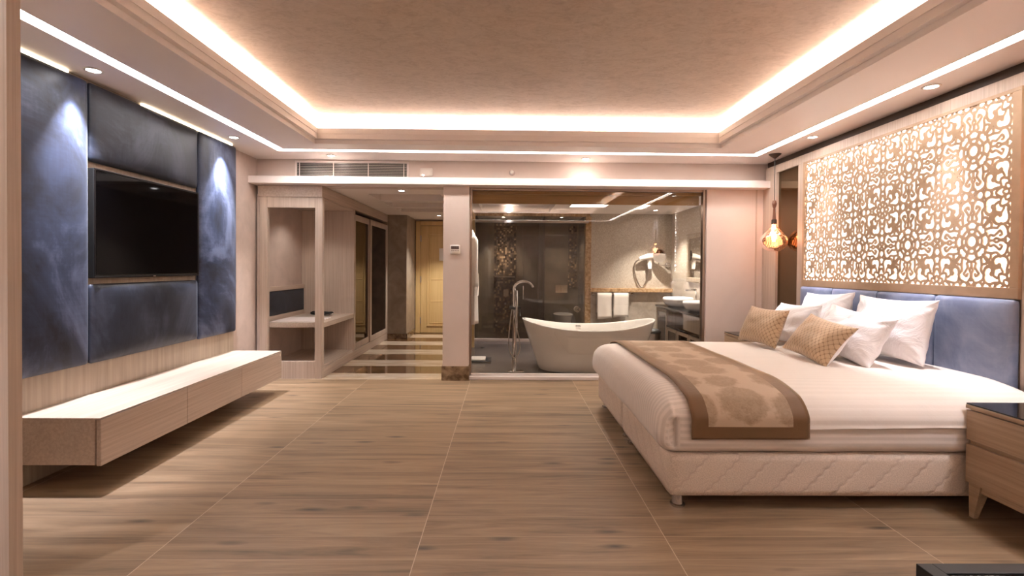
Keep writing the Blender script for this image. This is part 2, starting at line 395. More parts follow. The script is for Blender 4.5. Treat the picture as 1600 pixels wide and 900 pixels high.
def tag(o, label, cat, group=None):
    o['label'] = label; o['category'] = cat
    if group: o['group'] = group
    return o
def thing(name, label, cat, loc=(0, 0, 0), group=None):
    o = bpy.data.objects.new(name, None); COL.objects.link(o); o.location = loc; o.empty_display_size = 0.1
    W[o.name] = Vector(loc); return tag(o, label, cat, group)
def struct(name, mb, mat, **kw):
    o = build(name, mb, mat, **kw)
    if kw.get('parent') is None: o['kind'] = 'structure'
    return o
def dup(root, label, loc=None, rot=None):
    r = root.copy(); COL.objects.link(r); r['label'] = label
    if loc is not None: r.location = loc
    if rot is not None: r.rotation_euler = rot
    W[r.name] = Vector(r.location)
    for ch in list(root.children):
        k = ch.copy(); COL.objects.link(k); k.parent = r
        for g in list(ch.children):
            d_ = g.copy(); COL.objects.link(d_); d_.parent = k
    return r
def spot(name, parent, loc, power, col, size=80, blend=0.6, rad=0.014, rot=(0, 0, 0)):
    d_ = bpy.data.lights.new(name, 'SPOT'); d_.energy = power; d_.color = col; d_.spot_size = R_(size); d_.spot_blend = blend; d_.shadow_soft_size = rad
    o = bpy.data.objects.new(name, d_); COL.objects.link(o); o.location = loc; o.rotation_euler = rot
    if parent is not None: o.parent = parent
    return o

# ------------------------------------------------------------------ the room shell
ZC = 2.53; XL = -2.88; XR = 3.05; YB = 5.60; YN = -2.2
struct('floor', MB().box(XL-.1, XR+.1, YN, 5.53, -0.1, 0), 'floor_tile')
struct('floor_hall', MB().box(XL-.1, -0.70, 5.53, 9.6, -0.1, 0.0), 'band_marble')
struct('floor_bathroom', MB().box(-0.70, XR+.1, 5.53, 9.8, -0.1, 0.0), 'bath_floor')
struct('wall_left', MB().box(XL-.1, XL, YN, 9.6, 0, 2.9), 'wall_paper')
struct('wall_right', MB().box(XR, XR+.1, YN, 9.8, 0, 2.9), 'wall_paint')
struct('wall_near', MB().box(XL-.1, XR+.1, YN-.1, YN, 0, 2.9), 'wall_paint')
# bulkhead over the openings, pillar, right part of the back wall
struct('wall_back', MB().box(XL, XR, YB, YB+.12, 2.215, 2.62), 'wall_paint')
struct('wall_pillar', MB().box(-0.715, -0.42, 5.49, 5.75, 0, 2.23), 'wall_paint')
struct('wall_back_right', MB().box(2.33, XR, 5.55, 5.72, 0, 2.23), 'wall_paint')
struct('trim_1', MB().box(XL, 2.995, 5.40, 5.62, 2.222, 2.302), 'ledge_paint', bevel=0.003)   # white ledge
struct('baseboard_pillar', MB().box(-0.725, -0.41, 5.478, 5.76, 0, 0.165), 'brown_marble', bevel=0.003)
struct('trim_2', MB().box(2.985, 3.02, 5.50, 5.549, 0, 2.22).box(2.90, 2.915, 5.542, 5.549, 0, 2.22), 'oak_v')
# near-left wooden post
struct('trim_3', MB().box(XL, -1.945, 1.90, 1.93, 0, ZC).box(-1.985, -1.95, 1.93, 1.96, 0, ZC), 'oak_v')

# ceiling: soffit ring with light slot, stepped lip, cove, plaster tray
SX0, SX1, SY1, SY0, SW = -2.45, 2.73, 5.20, -1.3, 0.09      # slot outer rectangle
CX0, CX1, CY1, CY0 = -1.93, 2.18, 4.87, -1.0                # coffer opening
def ring(mb, ox0, ox1, oy0, oy1, ix0, ix1, iy0, iy1, z0, z1):
    mb.box(ox0, ix0, oy0, oy1, z0, z1); mb.box(ix1, ox1, oy0, oy1, z0, z1)
    mb.box(ix0, ix1, oy0, iy0, z0, z1); mb.box(ix0, ix1, iy1, oy1, z0, z1); return mb
m = MB()
ring(m, XL, XR, YN, YB, SX0, SX1, SY0, SY1, ZC, ZC+.06)                       # outer soffit
ring(m, SX0+SW, SX1-SW, SY0+SW, SY1-SW, CX0, CX1, CY0, CY1, ZC, ZC+.045)      # inner soffit
ring(m, CX0-.06, CX1+.06, CY0-.06, CY1+.06, CX0+.04, CX1-.04, CY0+.04, CY1-.04, ZC+.04, ZC+.09)
ring(m, CX0-.06, CX1+.06, CY0-.06, CY1+.06, CX0+.045, CX1-.045, CY0+.045, CY1-.045, ZC+.09, ZC+.145)
SOFFIT = struct('ceiling_soffit', m, 'soffit_paint')
m = MB(); ring(m, CX0-.40, CX1+.40, CY0-.40, CY1+.40, CX0-.24, CX1+.24, CY0-.24, CY1+.24, ZC+.045, 2.90)
ring(m, CX0-.3, CX1+.3, CY0-.3, CY1+.3, CX0-.05, CX1+.05, CY0-.05, CY1+.05, ZC+.045, ZC+.06)
COVEO = struct('ceiling_cove', m, 'ledge_paint')
struct('ceiling', MB().box(CX0-.4, CX1+.4, CY0-.4, CY1+.4, 2.80, 2.86), 'ceiling_plaster')
m = MB(); ring(m, SX0-.02, SX1+.02, SY0-.02, SY1+.02, SX0+SW+.02, SX1-SW-.02, SY0+SW+.02, SY1-SW-.02, ZC+.062, ZC+.08)
struct('ceiling_roof', MB().box(XL-.1, XR+.1, YN-.1, YB+.1, 2.92, 2.96), 'soffit_paint')
m = MB(); ring(m, SX0-.01, SX1+.01, SY0-.01, SY1+.01, SX0+SW+.01, SX1-SW-.01, SY0+SW+.01, SY1-SW-.01, ZC+.03, ZC+.04)
build('light_strip', m, 'led_slot', SOFFIT)
m = MB(); ring(m, CX0-.16, CX1+.16, CY0-.16, CY1+.16, CX0-.12, CX1+.12, CY0-.12, CY1+.12, ZC+.062, ZC+.075)
build('light_strip', m, 'led_cove', COVEO)

def tray(name, mat, x0, x1, y0, y1, z, holes, dep=0.12):
    m = MB(); xs = sorted({x0, x1, *[h[0] for h in holes], *[h[1] for h in holes]}); ys = sorted({y0, y1, *[h[2] for h in holes], *[h[3] for h in holes]})
    for i in range(len(xs)-1):
        for j in range(len(ys)-1):
            cx, cy = (xs[i]+xs[i+1])/2, (ys[j]+ys[j+1])/2
            inh = any(h[0] < cx < h[1] and h[2] < cy < h[3] for h in holes)
            zz = z + (dep if inh else 0)
            m.box(xs[i], xs[i+1], ys[j], ys[j+1], zz, z + dep + 0.05)
    return struct(name, m, mat)
tray('ceiling_hall', 'soffit_paint', XL, -0.70, 5.62, 9.6, 2.222, [(-1.76, -0.84, 6.15, 6.75), (-1.76, -0.84, 6.95, 7.45), (-1.76, -0.84, 7.65, 8.1)], 0.10)
tray('ceiling_bathroom', 'soffit_paint', -0.70, XR, 5.72, 9.8, 2.26, [(-0.42, 0.75, 6.9, 8.33), (1.0, 1.56, 5.9, 7.6), (2.08, 2.2, 6.3, 7.8)], 0.11)

BT = bpy.data.objects['ceiling_bathroom']
build('light_strip', MB().box(1.01, 1.55, 7.585, 7.598, 2.275, 2.362), 'bath_led', BT)
build('light_strip', MB().box(2.085, 2.095, 6.32, 7.78, 2.275, 2.362), 'bath_led', BT)
# hall walls and door
struct('wall_hall', MB().box(XL, -1.77, 8.60, 9.6, 0, 2.222), 'hall_stone')
struct('wall_hall_end', MB().box(-1.77, -0.6, 9.47, 9.6, 0, 2.222), 'wall_paint')
struct('wall_hall_right', MB().box(-0.70, -0.58, 5.75, 9.6, 0, 2.26), 'wall_paint')
struct('baseboard_hall', MB().box(-2.12, -1.755, 8.585, 8.60, 0, 0.10).box(-1.77, -1.755, 8.585, 9.40, 0, 0.10), 'brown_marble')
dr = struct('door_1', MB().box(-1.66, -0.76, 9.42, 9.46, 0.005, 2.10), 'door_wood', bevel=0.003)
build('door_frame', MB().box(-1.76, -1.665, 9.40, 9.469, 0, 2.19).box(-0.755, -0.70, 9.40, 9.469, 0, 2.19).box(-1.665, -0.755, 9.40, 9.469, 2.105, 2.19), 'door_wood', dr, bevel=0.008)
m = MB()
m.frame('y', 9.405, 9.425, -1.54, -0.88, 0.14, 1.96, 0.03).frame('y', 9.41, 9.425, -1.49, -0.93, 0.19, 1.91, 0.018)
for zz in (0.62, 1.05, 1.48): m.box(-1.46, -0.96, 9.414, 9.425, zz-.006, zz+.006)
build('panel_moulding', m, 'door_wood', dr, bevel=0.004)
for zz in (0.25, 1.05, 1.85): build('hinge', MB().box(-1.672, -1.650, 9.395, 9.43, zz-.06, zz+.06), 'steel', dr)
o = build('door_handle', MB().tube([(-0.83, 9.42, 1.0), (-0.83, 9.36, 1.0), (-0.95, 9.36, 1.0)], 0.01, 8), 'steel', dr, smooth=True)
tg = tag(build('door_hanger', MB().box(-1.30, -1.20, 9.395, 9.403, 1.42, 1.66), 'white_plastic'), 'white paper sign hung on the entrance door', 'sign')
# bathroom walls
struct('wall_bathroom_right', MB().box(2.93, XR, 5.72, 9.8, 0, 2.26), 'bath_paper')
struct('wall_bathroom_far', MB().box(1.50, 2.93, 8.46, 8.58, 0.94, 2.26), 'bath_paper')
struct('wall_bathroom_wainscot', MB().box(1.50, 2.93, 8.44, 8.58, 0, 0.90), 'grey_stone')
struct('trim_4', MB().box(1.48, 2.93, 8.37, 8.46, 0.88, 0.95), 'amber_marble', bevel=0.006)
struct('trim_5', MB().box(1.40, 1.50, 8.42, 8.58, 0, 2.20), 'amber_marble', bevel=0.004)
struct('wall_shower', MB().box(-0.58, 1.50, 9.60, 9.7, 0, 2.26).box(1.45, 1.5, 8.58, 9.6, 0, 2.26), 'dark_tile')
struct('wall_bathroom_left', MB().box(-0.58, -0.54, 5.75, 9.7, 0, 2.26), 'dark_tile')
struct('wall_mosaic', MB().box(-0.23, 0.21, 9.585, 9.60, 0.0, 2.26), 'mosaic')
struct('wall_mosaic_2', MB().box(1.25, 1.42, 9.585, 9.60, 0.9, 2.26), 'mosaic')
struct('trim_6', MB().box(-0.40, 2.31, 5.66, 5.72, 2.165, 2.24).box(-0.40, 2.31, 5.735, 5.76, 2.06, 2.26), 'pelmet_wood')
# door frame on the bathroom's left wall
struct('trim_7', MB().box(-0.54, -0.50, 6.75, 6.83, 0, 2.15).box(-0.54, -0.50, 7.75, 7.83, 0, 2.15).box(-0.54, -0.50, 6.83, 7.75, 2.07, 2.15), 'door_wood')
# glass partition
gl = struct('window_1', MB().box(-0.40, 2.315, 5.615, 5.625, 0.05, 2.20), 'glass_pane')
build('window_frame', MB().box(-0.42, -0.395, 5.595, 5.645, 0, 2.225).box(2.30, 2.33, 5.58, 5.645, 0, 2.225).box(-0.395, 2.30, 5.595, 5.645, 2.195, 2.225), 'frame_metal', gl, bevel=0.002)
build('window_sill', MB().box(-0.42, 2.33, 5.53, 5.66, 0, 0.035).box(-0.42, 2.33, 5.595, 5.645, 0.035, 0.055), 'ledge_paint', gl, bevel=0.003)

# ------------------------------------------------------------------ downlights
def downlight(label, x, y, z, power, col, size=95, blend=0.75, group='recessed ceiling downlights', tilt=0):
    r = thing('downlight', label, 'ceiling light', (x, y, z), group)
    build('trim_ring', MB().lathe([(0.052, -0.001), (0.052, -0.006), (0.040, -0.008), (0.036, -0.002), (0.036, 0.0)], n=24), 'white_plastic', r, smooth=True, local=True)
    build('lens', MB().lathe([(0.0, -0.003), (0.035, -0.003), (0.035, 0.0), (0, 0)], n=24), 'lens', r, local=True)
    spot('downlight_lamp', r, (0, 0, -0.02), power, col, size, blend, rot=(0, R_(-tilt), 0))
    return r
P_ = SPOT_W
downlight('downlight above the first tall blue panel, nearest at left', -2.62, 3.09, ZC, P_*5.2, COOL, 60, 1.0, tilt=-5)
downlight('downlight above the far tall blue panel', -2.62, 4.66, ZC, P_*4.4, COOL, 60, 1.0, tilt=-5)
downlight('downlight in the soffit on the left nearer than the blue panels, outside the photo', -2.62, 0.9, ZC, P_*1.2, COOL)
downlight('downlight in the soffit on the right nearer than the nightstand, outside the photo', 2.83, 1.5, ZC, P_*1.0, COOL)
downlight('downlight in the soffit in front of the air grille', -1.95, 5.38, ZC, P_*1.3, WARM)
downlight('downlight in the soffit in front of the glass wall', 0.89, 5.40, ZC, P_*1.3, WARM)
downlight('downlight above the near end of the lattice panel', 2.83, 3.18, ZC, P_*1.9, COOL, 44, 1.0)
downlight('downlight above the far end of the lattice panel', 2.83, 4.42, ZC, P_*1.9, COOL, 44, 1.0)
downlight('downlight in the entrance ceiling beside the wardrobe', -1.27, 5.85, 2.222, P_*0.45, WARM)
downlight('small downlight close to the yellow entrance door', -1.20, 8.62, 2.222, P_*1.6, WARM)
downlight('downlight nearer to the glass wall over the vanity', 2.31, 6.86, 2.26, P_*2.4, WARM)
downlight('downlight over the far end of the vanity', 2.45, 7.85, 2.26, P_*2.4, WARM)
downlight('downlight at the shower entrance', 0.05, 8.30, 2.26, P_*1.2, COOL)
downlight('added unseen downlight over the floor tap and bathrobe, behind the wooden pelmet', -0.1, 6.05, 2.26, P_*1.1, WARM)  # lamp added to brighten tub and robe, kept out of view
downlight('added unseen downlight over the middle of the bathtub, behind the wooden pelmet', 0.85, 6.0, 2.26, P_*1.1, WARM)  # second added lamp, unseen, to brighten the tub
downlight('added downlight inside the shower over the mosaic strip', -0.05, 9.15, 2.26, P_*1.2, WARM)  # lamp added to brighten the back of the shower
downlight('downlight over the toilet behind the glass', 1.05, 9.1, 2.26, P_*0.8, WARM)
downlight('small downlight inside the open wardrobe bay', -2.46, 6.10, 2.07, P_*0.16, WARM, 120)

# ------------------------------------------------------------------ left wall: board, upholstered panels, screen, floating bench
struct('trim_8', MB().box(XL, -2.80, 1.93, 4.975, 0.0, ZC), 'board_wood')
GP = 'blue velvet wall panels around the television'
def pad(name, label, y0, y1, z0, z1, mat, seed, depth=0.036, group=GP, x0=-2.80, nrm=1):
    cy, cz = (y0+y1)/2, (z0+z1)/2; hy, hz = (y1-y0)/2, (z1-z0)/2
    def fn(p, n):
        a = (p.y-cy)/hy; b = (p.z-cz)/hz
        if (p.x - x0)*nrm > depth*0.4:
            e = max(0.0, (1-abs(a)**2.4))*max(0.0, (1-abs(b)**6))
            p.x += nrm*((0.036 if nrm > 0 else 0.022)*e + 0.006*noise.noise(Vector((seed, p.y*3.2, p.z*2.4)))*e)
        return p
    xa, xb = sorted((x0, x0+nrm*depth))
    mb = MB().rbox(xa, xb, y0, y1, z0, z1, 0.018, 4, max(10, int((y1-y0)/0.03)), max(10, int((z1-z0)/0.04)), fn)
    o = build(name, mb, mat, smooth=True)
    if label: tag(o, label, 'wall panel', group)
    return o
pad('upholstered_panel', 'tall blue velvet wall panel nearest the camera, left of the television', 2.62, 3.222, 0.635, 2.508, 'velvet', 1.3)
pad('upholstered_panel', 'dark blue velvet wall panel above the television', 3.235, 4.352, 1.985, 2.508, 'velvet_dark', 4.1)
pad('upholstered_panel', 'low blue velvet wall panel below the television', 3.235, 4.352, 0.632, 1.165, 'velvet_dark', 7.7)
pad('upholstered_panel', 'tall blue velvet wall panel on the far side of the television', 4.365, 4.968, 0.625, 2.508, 'velvet', 9.2)
tag(build('panel_light', MB().box(-2.80, -2.785, 2.64, 3.10, 2.514, 2.526), 'led_thin'), 'thin warm light strip above the nearest tall blue wall panel', 'light strip')
tag(build('panel_light', MB().box(-2.80, -2.785, 3.72, 4.93, 2.514, 2.526), 'led_thin'), 'thin warm light strip above the far blue wall panels', 'light strip')
tv = thing('television', 'large black wall mounted television among blue velvet panels', 'television', (-2.80, 3.79, 1.57))
build('body', MB().box(-2.80, -2.755, 3.25, 4.34, 1.205, 1.945), 'black', tv, bevel=0.004)
build('screen', MB().box(-2.7555, -2.7535, 3.266, 4.324, 1.228, 1.930), 'tv_screen', tv)
build('bezel', MB().frame('x', -2.756, -2.750, 3.25, 4.34, 1.205, 1.945, 0.011), 'tv_bezel', tv, bevel=0.002)
build('badge', MB().box(-2.7505, -2.749, 3.785, 3.81, 1.208, 1.216), 'steel', tv)

be = thing('floating_bench', 'long floating pale wood bench with three drawers under the television', 'cabinet', (-2.55, 3.86, 0.15))
build('body', MB().box(-2.80, -2.335, 2.755, 4.963, 0.152, 0.418), 'oak_h', be, bevel=0.003)
for a, b in ((2.755, 3.499), (3.503, 4.217), (4.221, 4.963)):
    build('drawer', MB().box(-2.325, -2.30, a, b, 0.148, 0.412), 'oak_h', be, bevel=0.002)
build('top', MB().box(-2.80, -2.302, 2.753, 4.965, 0.414, 0.424), 'oak_h', be, bevel=0.002)

# ------------------------------------------------------------------ wardrobe
wd = thing('wardrobe', 'long pale wood wardrobe with open luggage bay and two mirrored sliding doors', 'wardrobe', (-2.5, 7.0, 0))
build('cornice', MB().box(-2.84, -2.105, 5.53, 8.58, 2.085, 2.218), 'oak_h', wd, bevel=0.006)
build('front_frame', MB().box(-2.82, -2.735, 5.54, 5.60, 0.20, 2.085).box(-2.735, -2.19, 5.54, 5.58, 1.965, 2.085).box(-2.82, -2.19, 5.54, 5.58, 0, 0.20), 'oak_v', wd, bevel=0.003)
build('corner_post', MB().box(-2.19, -2.105, 5.54, 5.60, 0, 2.085), 'oak_v', wd, bevel=0.003)
build('back_panel', MB().box(-2.86, -2.83, 5.56, 8.58, 0.0, 2.12), 'wall_paper', wd)
build('partition', MB().box(-2.83, -2.105, 6.70, 6.745, 0.1, 2.085), 'oak_v', wd, bevel=0.002)
build('plinth', MB().box(-2.83, -2.11, 5.60, 8.58, 0.0, 0.115).box(-2.83, -2.125, 5.60, 6.70, 0.115, 0.14), 'oak_h', wd, bevel=0.004)
build('end_panel', MB().box(-2.83, -2.105, 8.56, 8.595, 0, 2.2), 'oak_v', wd, bevel=0.002)
build('bay_ceiling', MB().box(-2.83, -2.12, 5.60, 6.70, 2.065, 2.085), 'oak_h', wd)
lr = build('luggage_shelf', MB().box(-2.82, -2.112, 5.60, 6.70, 0.582, 0.638), 'oak_h', wd, bevel=0.003)
m = MB()
for i in range(6): m.box(-2.74, -2.22, 5.66+i*0.085, 5.715+i*0.085, 0.638, 0.648)
build('luggage_slats', m, 'ledge_paint', lr, bevel=0.003)
build('pad_rail', MB().box(-2.83, -2.79, 5.60, 6.70, 0.99, 1.045).box(-2.83, -2.79, 5.60, 6.70, 0.638, 0.695).box(-2.83, -2.79, 5.60, 5.66, 0.695, 0.99), 'oak_h', wd, bevel=0.003)
cy, cz = 6.19, 0.84
def fn(p, n):
    if p.x > -2.81: p.x += 0.012*max(0, 1-abs((p.y-cy)/0.52)**4)*max(0, 1-abs((p.z-cz)/0.14)**4)
    return p
build('blue_pad', MB().rbox(-2.83, -2.795, 5.66, 6.70, 0.695, 0.99, 0.01, 3, 20, 10, fn), 'velvet_dark', wd, smooth=True)
for a, b, x in ((6.75, 7.55, -2.125), (7.50, 8.555, -2.105)):
    d_ = build('sliding_door', MB().frame('x', x-.02, x, a, b, 0.12, 2.03, 0.085), 'oak_v', wd, bevel=0.003)
    build('door_mirror', MB().box(x-.014, x-.010, a+.08, b-.08, 0.20, 1.95), 'dark_mirror', d_)
# black cable coil on the shelf
m = MB()
for k in range(4):
    pts = []
    for i in range(25):
        a = 2*PI*i/24; pts.append((-2.44+0.13*math.cos(a)+0.02*math.sin(3*a+k), 6.42+0.075*math.sin(a)+0.01*math.cos(2*a+k*2), 0.655+0.010*k+0.006*math.sin(2*a+k)))
    m.tube(pts, 0.006, 6)
hk = tag(build('coiled_cable', m, 'black', smooth=True), 'small black coiled cable lying on the luggage shelf of the wardrobe', 'cable')
build('plug', MB().rbox(-2.34, -2.29, 6.40, 6.44, 0.652, 0.69, 0.01, 3, 3, 3), 'white_plastic', hk, smooth=True)

# ------------------------------------------------------------------ things on the back wall
gr = thing('air_grille', 'long slatted air conditioning grille above the wardrobe ledge', 'air vent', (-1.79, 5.59, 2.41))
build('grille_frame', MB().frame('y', 5.582, 5.60, -2.44, -1.13, 2.318, 2.515, 0.022), 'ledge_paint', gr, bevel=0.003)
build('grille_back', MB().box(-2.42, -1.15, 5.594, 5.599, 2.335, 2.495), 'grille_dark', gr)
m = MB()
for i in range(8):
    z = 2.352 + i*0.0185; m.add([(-2.418, 5.583, z), (-1.152, 5.583, z), (-1.152, 5.594, z+.003), (-2.418, 5.594, z+.003), (-2.418, 5.583, z+.003), (-1.152, 5.583, z+.003), (-1.152, 5.594, z+.006), (-2.418, 5.594, z+.006)],
        [(0,3,2,1),(4,5,6,7),(0,1,5,4),(1,2,6,5),(2,3,7,6),(3,0,4,7)])
build('grille_slats', m, 'steel', gr)
for x in (-2.39, -2.0, -1.60, -1.19): build('grille_mullion', MB().box(x, x+.006, 5.580, 5.59, 2.34, 2.495), 'ledge_paint', gr)
bx = thing('sensor_box', 'small square white plastic box beside the air grille', 'sensor', (-0.925, 5.59, 2.395))
build('cover', MB().rbox(-1.0, -0.855, 5.57, 5.60, 2.348, 2.443, 0.01, 4, 3, 4), 'white_plastic', bx, smooth=True)
build('indicator', MB().box(-0.97, -0.955, 5.568, 5.571, 2.352, 2.358), 'lens', bx)
sp = thing('sprinkler', 'round chrome sprinkler head on the wall above the glass', 'sprinkler', (0.065, 5.60, 2.40))
build('escutcheon', MB().lathe([(0.0, 0.0), (0.034, 0.0), (0.030, -0.012), (0.012, -0.016), (0.010, -0.04), (0, -0.04)], 0.065, 5.60, 2.40, 20, axis='y'), 'chrome', sp, smooth=True)
build('deflector', MB().lathe([(0, -0.055), (0.02, -0.055), (0.02, -0.052), (0, -0.052)], 0.065, 5.60, 2.40, 16, axis='y').tube([(0.05, 5.565, 2.40), (0.05, 5.548, 2.40)], 0.003, 6).tube([(0.08, 5.565, 2.40), (0.08, 5.548, 2.40)], 0.003, 6), 'steel', sp)
th = thing('thermostat', 'white square thermostat on the pillar beside the glass wall', 'thermostat', (-0.577, 5.48, 1.50))
build('body', MB().rbox(-0.635, -0.52, 5.468, 5.49, 1.445, 1.552, 0.008, 4, 3, 4), 'white_plastic', th, smooth=True)
build('display', MB().box(-0.622, -0.533, 5.4665, 5.4685, 1.503, 1.537), 'lcd', th)
m = MB()
segs = {'2': 'abged', '3': 'abgcd', '0': 'abcdef'}
def digit(m, ch, x, z, w_=0.011, h=0.022, y=5.4655, t_=0.003):
    P = {'a': (x, x+w_, z+h-t_, z+h), 'd': (x, x+w_, z, z+t_), 'g': (x, x+w_, z+h/2-t_/2, z+h/2+t_/2), 'b': (x+w_-t_, x+w_, z+h/2, z+h), 'c': (x+w_-t_, x+w_, z, z+h/2), 'f': (x, x+t_, z+h/2, z+h), 'e': (x, x+t_, z, z+h/2)}
    for k in segs[ch]: a = P[k]; m.box(a[0], a[1], y, y+0.001, a[2], a[3])
for i, ch in enumerate('23'): digit(m, ch, -0.60+i*0.018, 1.509)
build('digits', m, 'lcd_digit', th)
m = MB()
for i in range(5): m.box(-0.618+i*0.019, -0.608+i*0.019, 5.466, 5.469, 1.482, 1.488)
build('buttons', m, 'lcd', th)

# ------------------------------------------------------------------ bathroom
def ell(a, b, n, cx, cy, z, p=2.0, zf=None):
    out = []
    for k in range(n):
        t_ = 2*PI*k/n; cs, sn = math.cos(t_), math.sin(t_)
        x = cx + a*abs(cs)**(2/p)*(1 if cs >= 0 else -1); y = cy + b*abs(sn)**(2/p)*(1 if sn >= 0 else -1)
        out.append((x, y, z + (zf(x) if zf else 0)))
    return out
tub = thing('bathtub', 'white freestanding oval bathtub behind the glass wall', 'bathtub', (1.07, 6.17, 0))
TX, TY = 1.07, 6.17; n = 64
lift = lambda s_: (lambda x: s_*0.115*abs((x-TX)/0.85)**2.2)
rings = [ell(0.60, 0.30, n, TX, TY, 0.0, 2.4), ell(0.64, 0.335, n, TX, TY, 0.02, 2.4)]
for i in range(1, 11):
    f_ = i/10; a = 0.64 + 0.21*f_**1.05; b = 0.335 + 0.075*f_**0.8
    rings.append(ell(a, b, n, TX, TY, 0.02+0.505*f_, 2.3, lift(f_)))
rings.append(ell(0.853, 0.412, n, TX, TY, 0.535, 2.25, lift(1)))
rings.append(ell(0.845, 0.405, n, TX, TY, 0.541, 2.25, lift(1)))
rings.append(ell(0.825, 0.388, n, TX, TY, 0.541, 2.25, lift(1)))
rings.append(ell(0.815, 0.378, n, TX, TY, 0.530, 2.25, lift(1)))
for i in range(1, 9):
    f_ = i/8; rings.append(ell(0.81-0.27*f_**1.3, 0.375-0.12*f_**1.5, n, TX, TY, 0.525-0.40*f_**0.9, 2.2, lift(1-f_)))
rings.append(ell(0.3, 0.14, n, TX, TY, 0.115, 2.0))
vs = [q for r in rings for q in r]; fs = []
for i in range(len(rings)-1):
    for k in range(n): fs.append((i*n+k, i*n+(k+1) % n, (i+1)*n+(k+1) % n, (i+1)*n+k))
fs.append(tuple((len(rings)-1)*n+k for k in range(n))); fs.append(tuple(reversed(range(n))))
build('shell', MB().add(vs, fs), 'acrylic', tub, smooth=True)
def oval_x(y, z, cx, ry, rz): return [(cx, y+ry*math.cos(a), z+rz*math.sin(a)) for a in np.linspace(0, 2*PI, 20)]
build('overflow_slot', MB().rbox(0.955, 1.03, 6.525, 6.535, 0.498, 0.516, 0.004, 4, 3, 3), 'chrome', tub, smooth=True)
m = MB()
for i in range(5): m.box(0.963+i*0.013, 0.970+i*0.013, 6.5235, 6.526, 0.502, 0.512)
build('overflow_grille', m, 'black', tub)

fc = thing('floor_tap', 'tall chrome floor standing tap with hand shower beside the bathtub', 'tap', (0.115, 5.95, 0))
build('floor_plate', MB().rbox(0.03, 0.24, 5.90, 6.0, 0, 0.018, 0.007, 6, 4, 2), 'chrome', fc, smooth=True)
build('column', MB().tube([(0.115, 5.95, 0.015), (0.115, 5.95, 0.5), (0.115, 5.95, 0.78)], [0.028, 0.026, 0.022], 16).tube([(0.115, 5.95, 0.78), (0.11, 5.95, 0.99), (0.11, 5.95, 1.04)], 0.017, 14), 'chrome', fc, smooth=True)
pts = [(0.11, 5.95, 0.99)] + [(0.225-0.118*math.cos(a), 5.95, 1.035+0.095*math.sin(a)) for a in np.linspace(0, PI*0.93, 14)]
build('spout', MB().tube(pts, [0.018]+[0.017-0.004*i/13 for i in range(14)], 12), 'chrome', fc, smooth=True)
build('mixer_body', MB().tube([(0.05, 5.95, 0.80), (0.19, 5.95, 0.80)], 0.02, 12).tube([(0.17, 5.93, 0.79), (0.185, 5.91, 0.70)], 0.010, 10), 'black', fc, smooth=True)
build('hand_shower', MB().tube([(0.14, 5.90, 0.55), (0.14, 5.90, 0.80), (0.135, 5.885, 1.02)], [0.010, 0.013, 0.016], 12), 'chrome', fc, smooth=True)
pts = [(0.14, 5.90, 0.55), (0.175, 5.89, 0.40), (0.18, 5.89, 0.28), (0.12, 5.89, 0.19), (0.06, 5.89, 0.26), (0.045, 5.90, 0.42), (0.06, 5.92, 0.62), (0.08, 5.94, 0.78)]
cv = []
for i in range(len(pts)-1):
    p0, p1, p2, p3 = [Vector(pts[min(max(i+k, 0), len(pts)-1)]) for k in (-1, 0, 1, 2)]
    for s_ in range(6):
        t_ = s_/6; cv.append(0.5*((2*p1)+(p2-p0)*t_+(2*p0-5*p1+4*p2-p3)*t_*t_+(3*p1-p0-3*p2+p3)*t_**3))
cv.append(Vector(pts[-1]))
build('hose', MB().tube(cv, 0.007, 8), 'steel', fc, smooth=True)

# shower and toilet enclosure
sh = thing('shower_enclosure', 'floor to ceiling glass shower enclosure at the back of the bathroom', 'shower screen', (0.5, 8.45, 0))
build('threshold', MB().box(-0.54, 1.40, 8.40, 8.48, 0, 0.045), 'ledge_paint', sh, bevel=0.003)
build('header', MB().box(-0.54, 1.48, 8.42, 8.46, 2.20, 2.255), 'amber_marble', sh, bevel=0.002)
build('top_rail', MB().box(-0.54, 1.45, 8.41, 8.44, 2.085, 2.125), 'steel', sh, bevel=0.002)
for a, b in ((-0.54, 0.30), (0.30, 0.66), (0.68, 1.40)):
    build('glass_panel', MB().box(a, b-.004, 8.43, 8.438, 0.045, 2.20), 'shower_glass', sh)
build('divider_post', MB().box(0.655, 0.685, 8.42, 9.58, 0.045, 2.2), 'dark_bronze', sh)
build('door_handle', MB().tube([(0.31, 8.42, 0.75), (0.31, 8.39, 0.77), (0.31, 8.39, 0.95), (0.31, 8.42, 0.97)], 0.008, 8), 'chrome', sh, smooth=True)
sr = thing('shower_set', 'ceiling shower with riser rail on the mosaic strip', 'shower', (0, 9.58, 1.5))
build('riser_rail', MB().tube([(-0.18, 9.55, 1.12), (-0.18, 9.55, 1.85)], 0.008, 8), 'chrome', sr, smooth=True)
build('shower_head', MB().lathe([(0, 0.02), (0.09, 0.01), (0.09, 0), (0, 0)], 0.0, 9.15, 2.02, 20).tube([(0, 9.15, 2.03), (0, 9.58, 2.03)], 0.009, 8), 'chrome', sr, smooth=True)
build('valve_plate', MB().box(-0.04, 0.06, 9.57, 9.585, 0.72, 0.86), 'steel', sr, bevel=0.004)
sf = thing('shower_shelf', 'slim metal shelf across the mosaic strip', 'shelf', (0, 9.5, 1.12))
build('shelf_plate', MB().box(-0.22, 0.18, 9.46, 9.585, 1.105, 1.118), 'steel', sf)
build('shelf_rail', MB().tube([(-0.24, 9.58, 1.14), (-0.24, 9.45, 1.14), (0.20, 9.45, 1.14), (0.20, 9.58, 1.14)], 0.006, 8), 'chrome', sf, smooth=True)
tt = thing('toilet', 'white wall hung toilet seen through the glass partition', 'toilet', (1.12, 9.2, 0.2))
rr_ = []
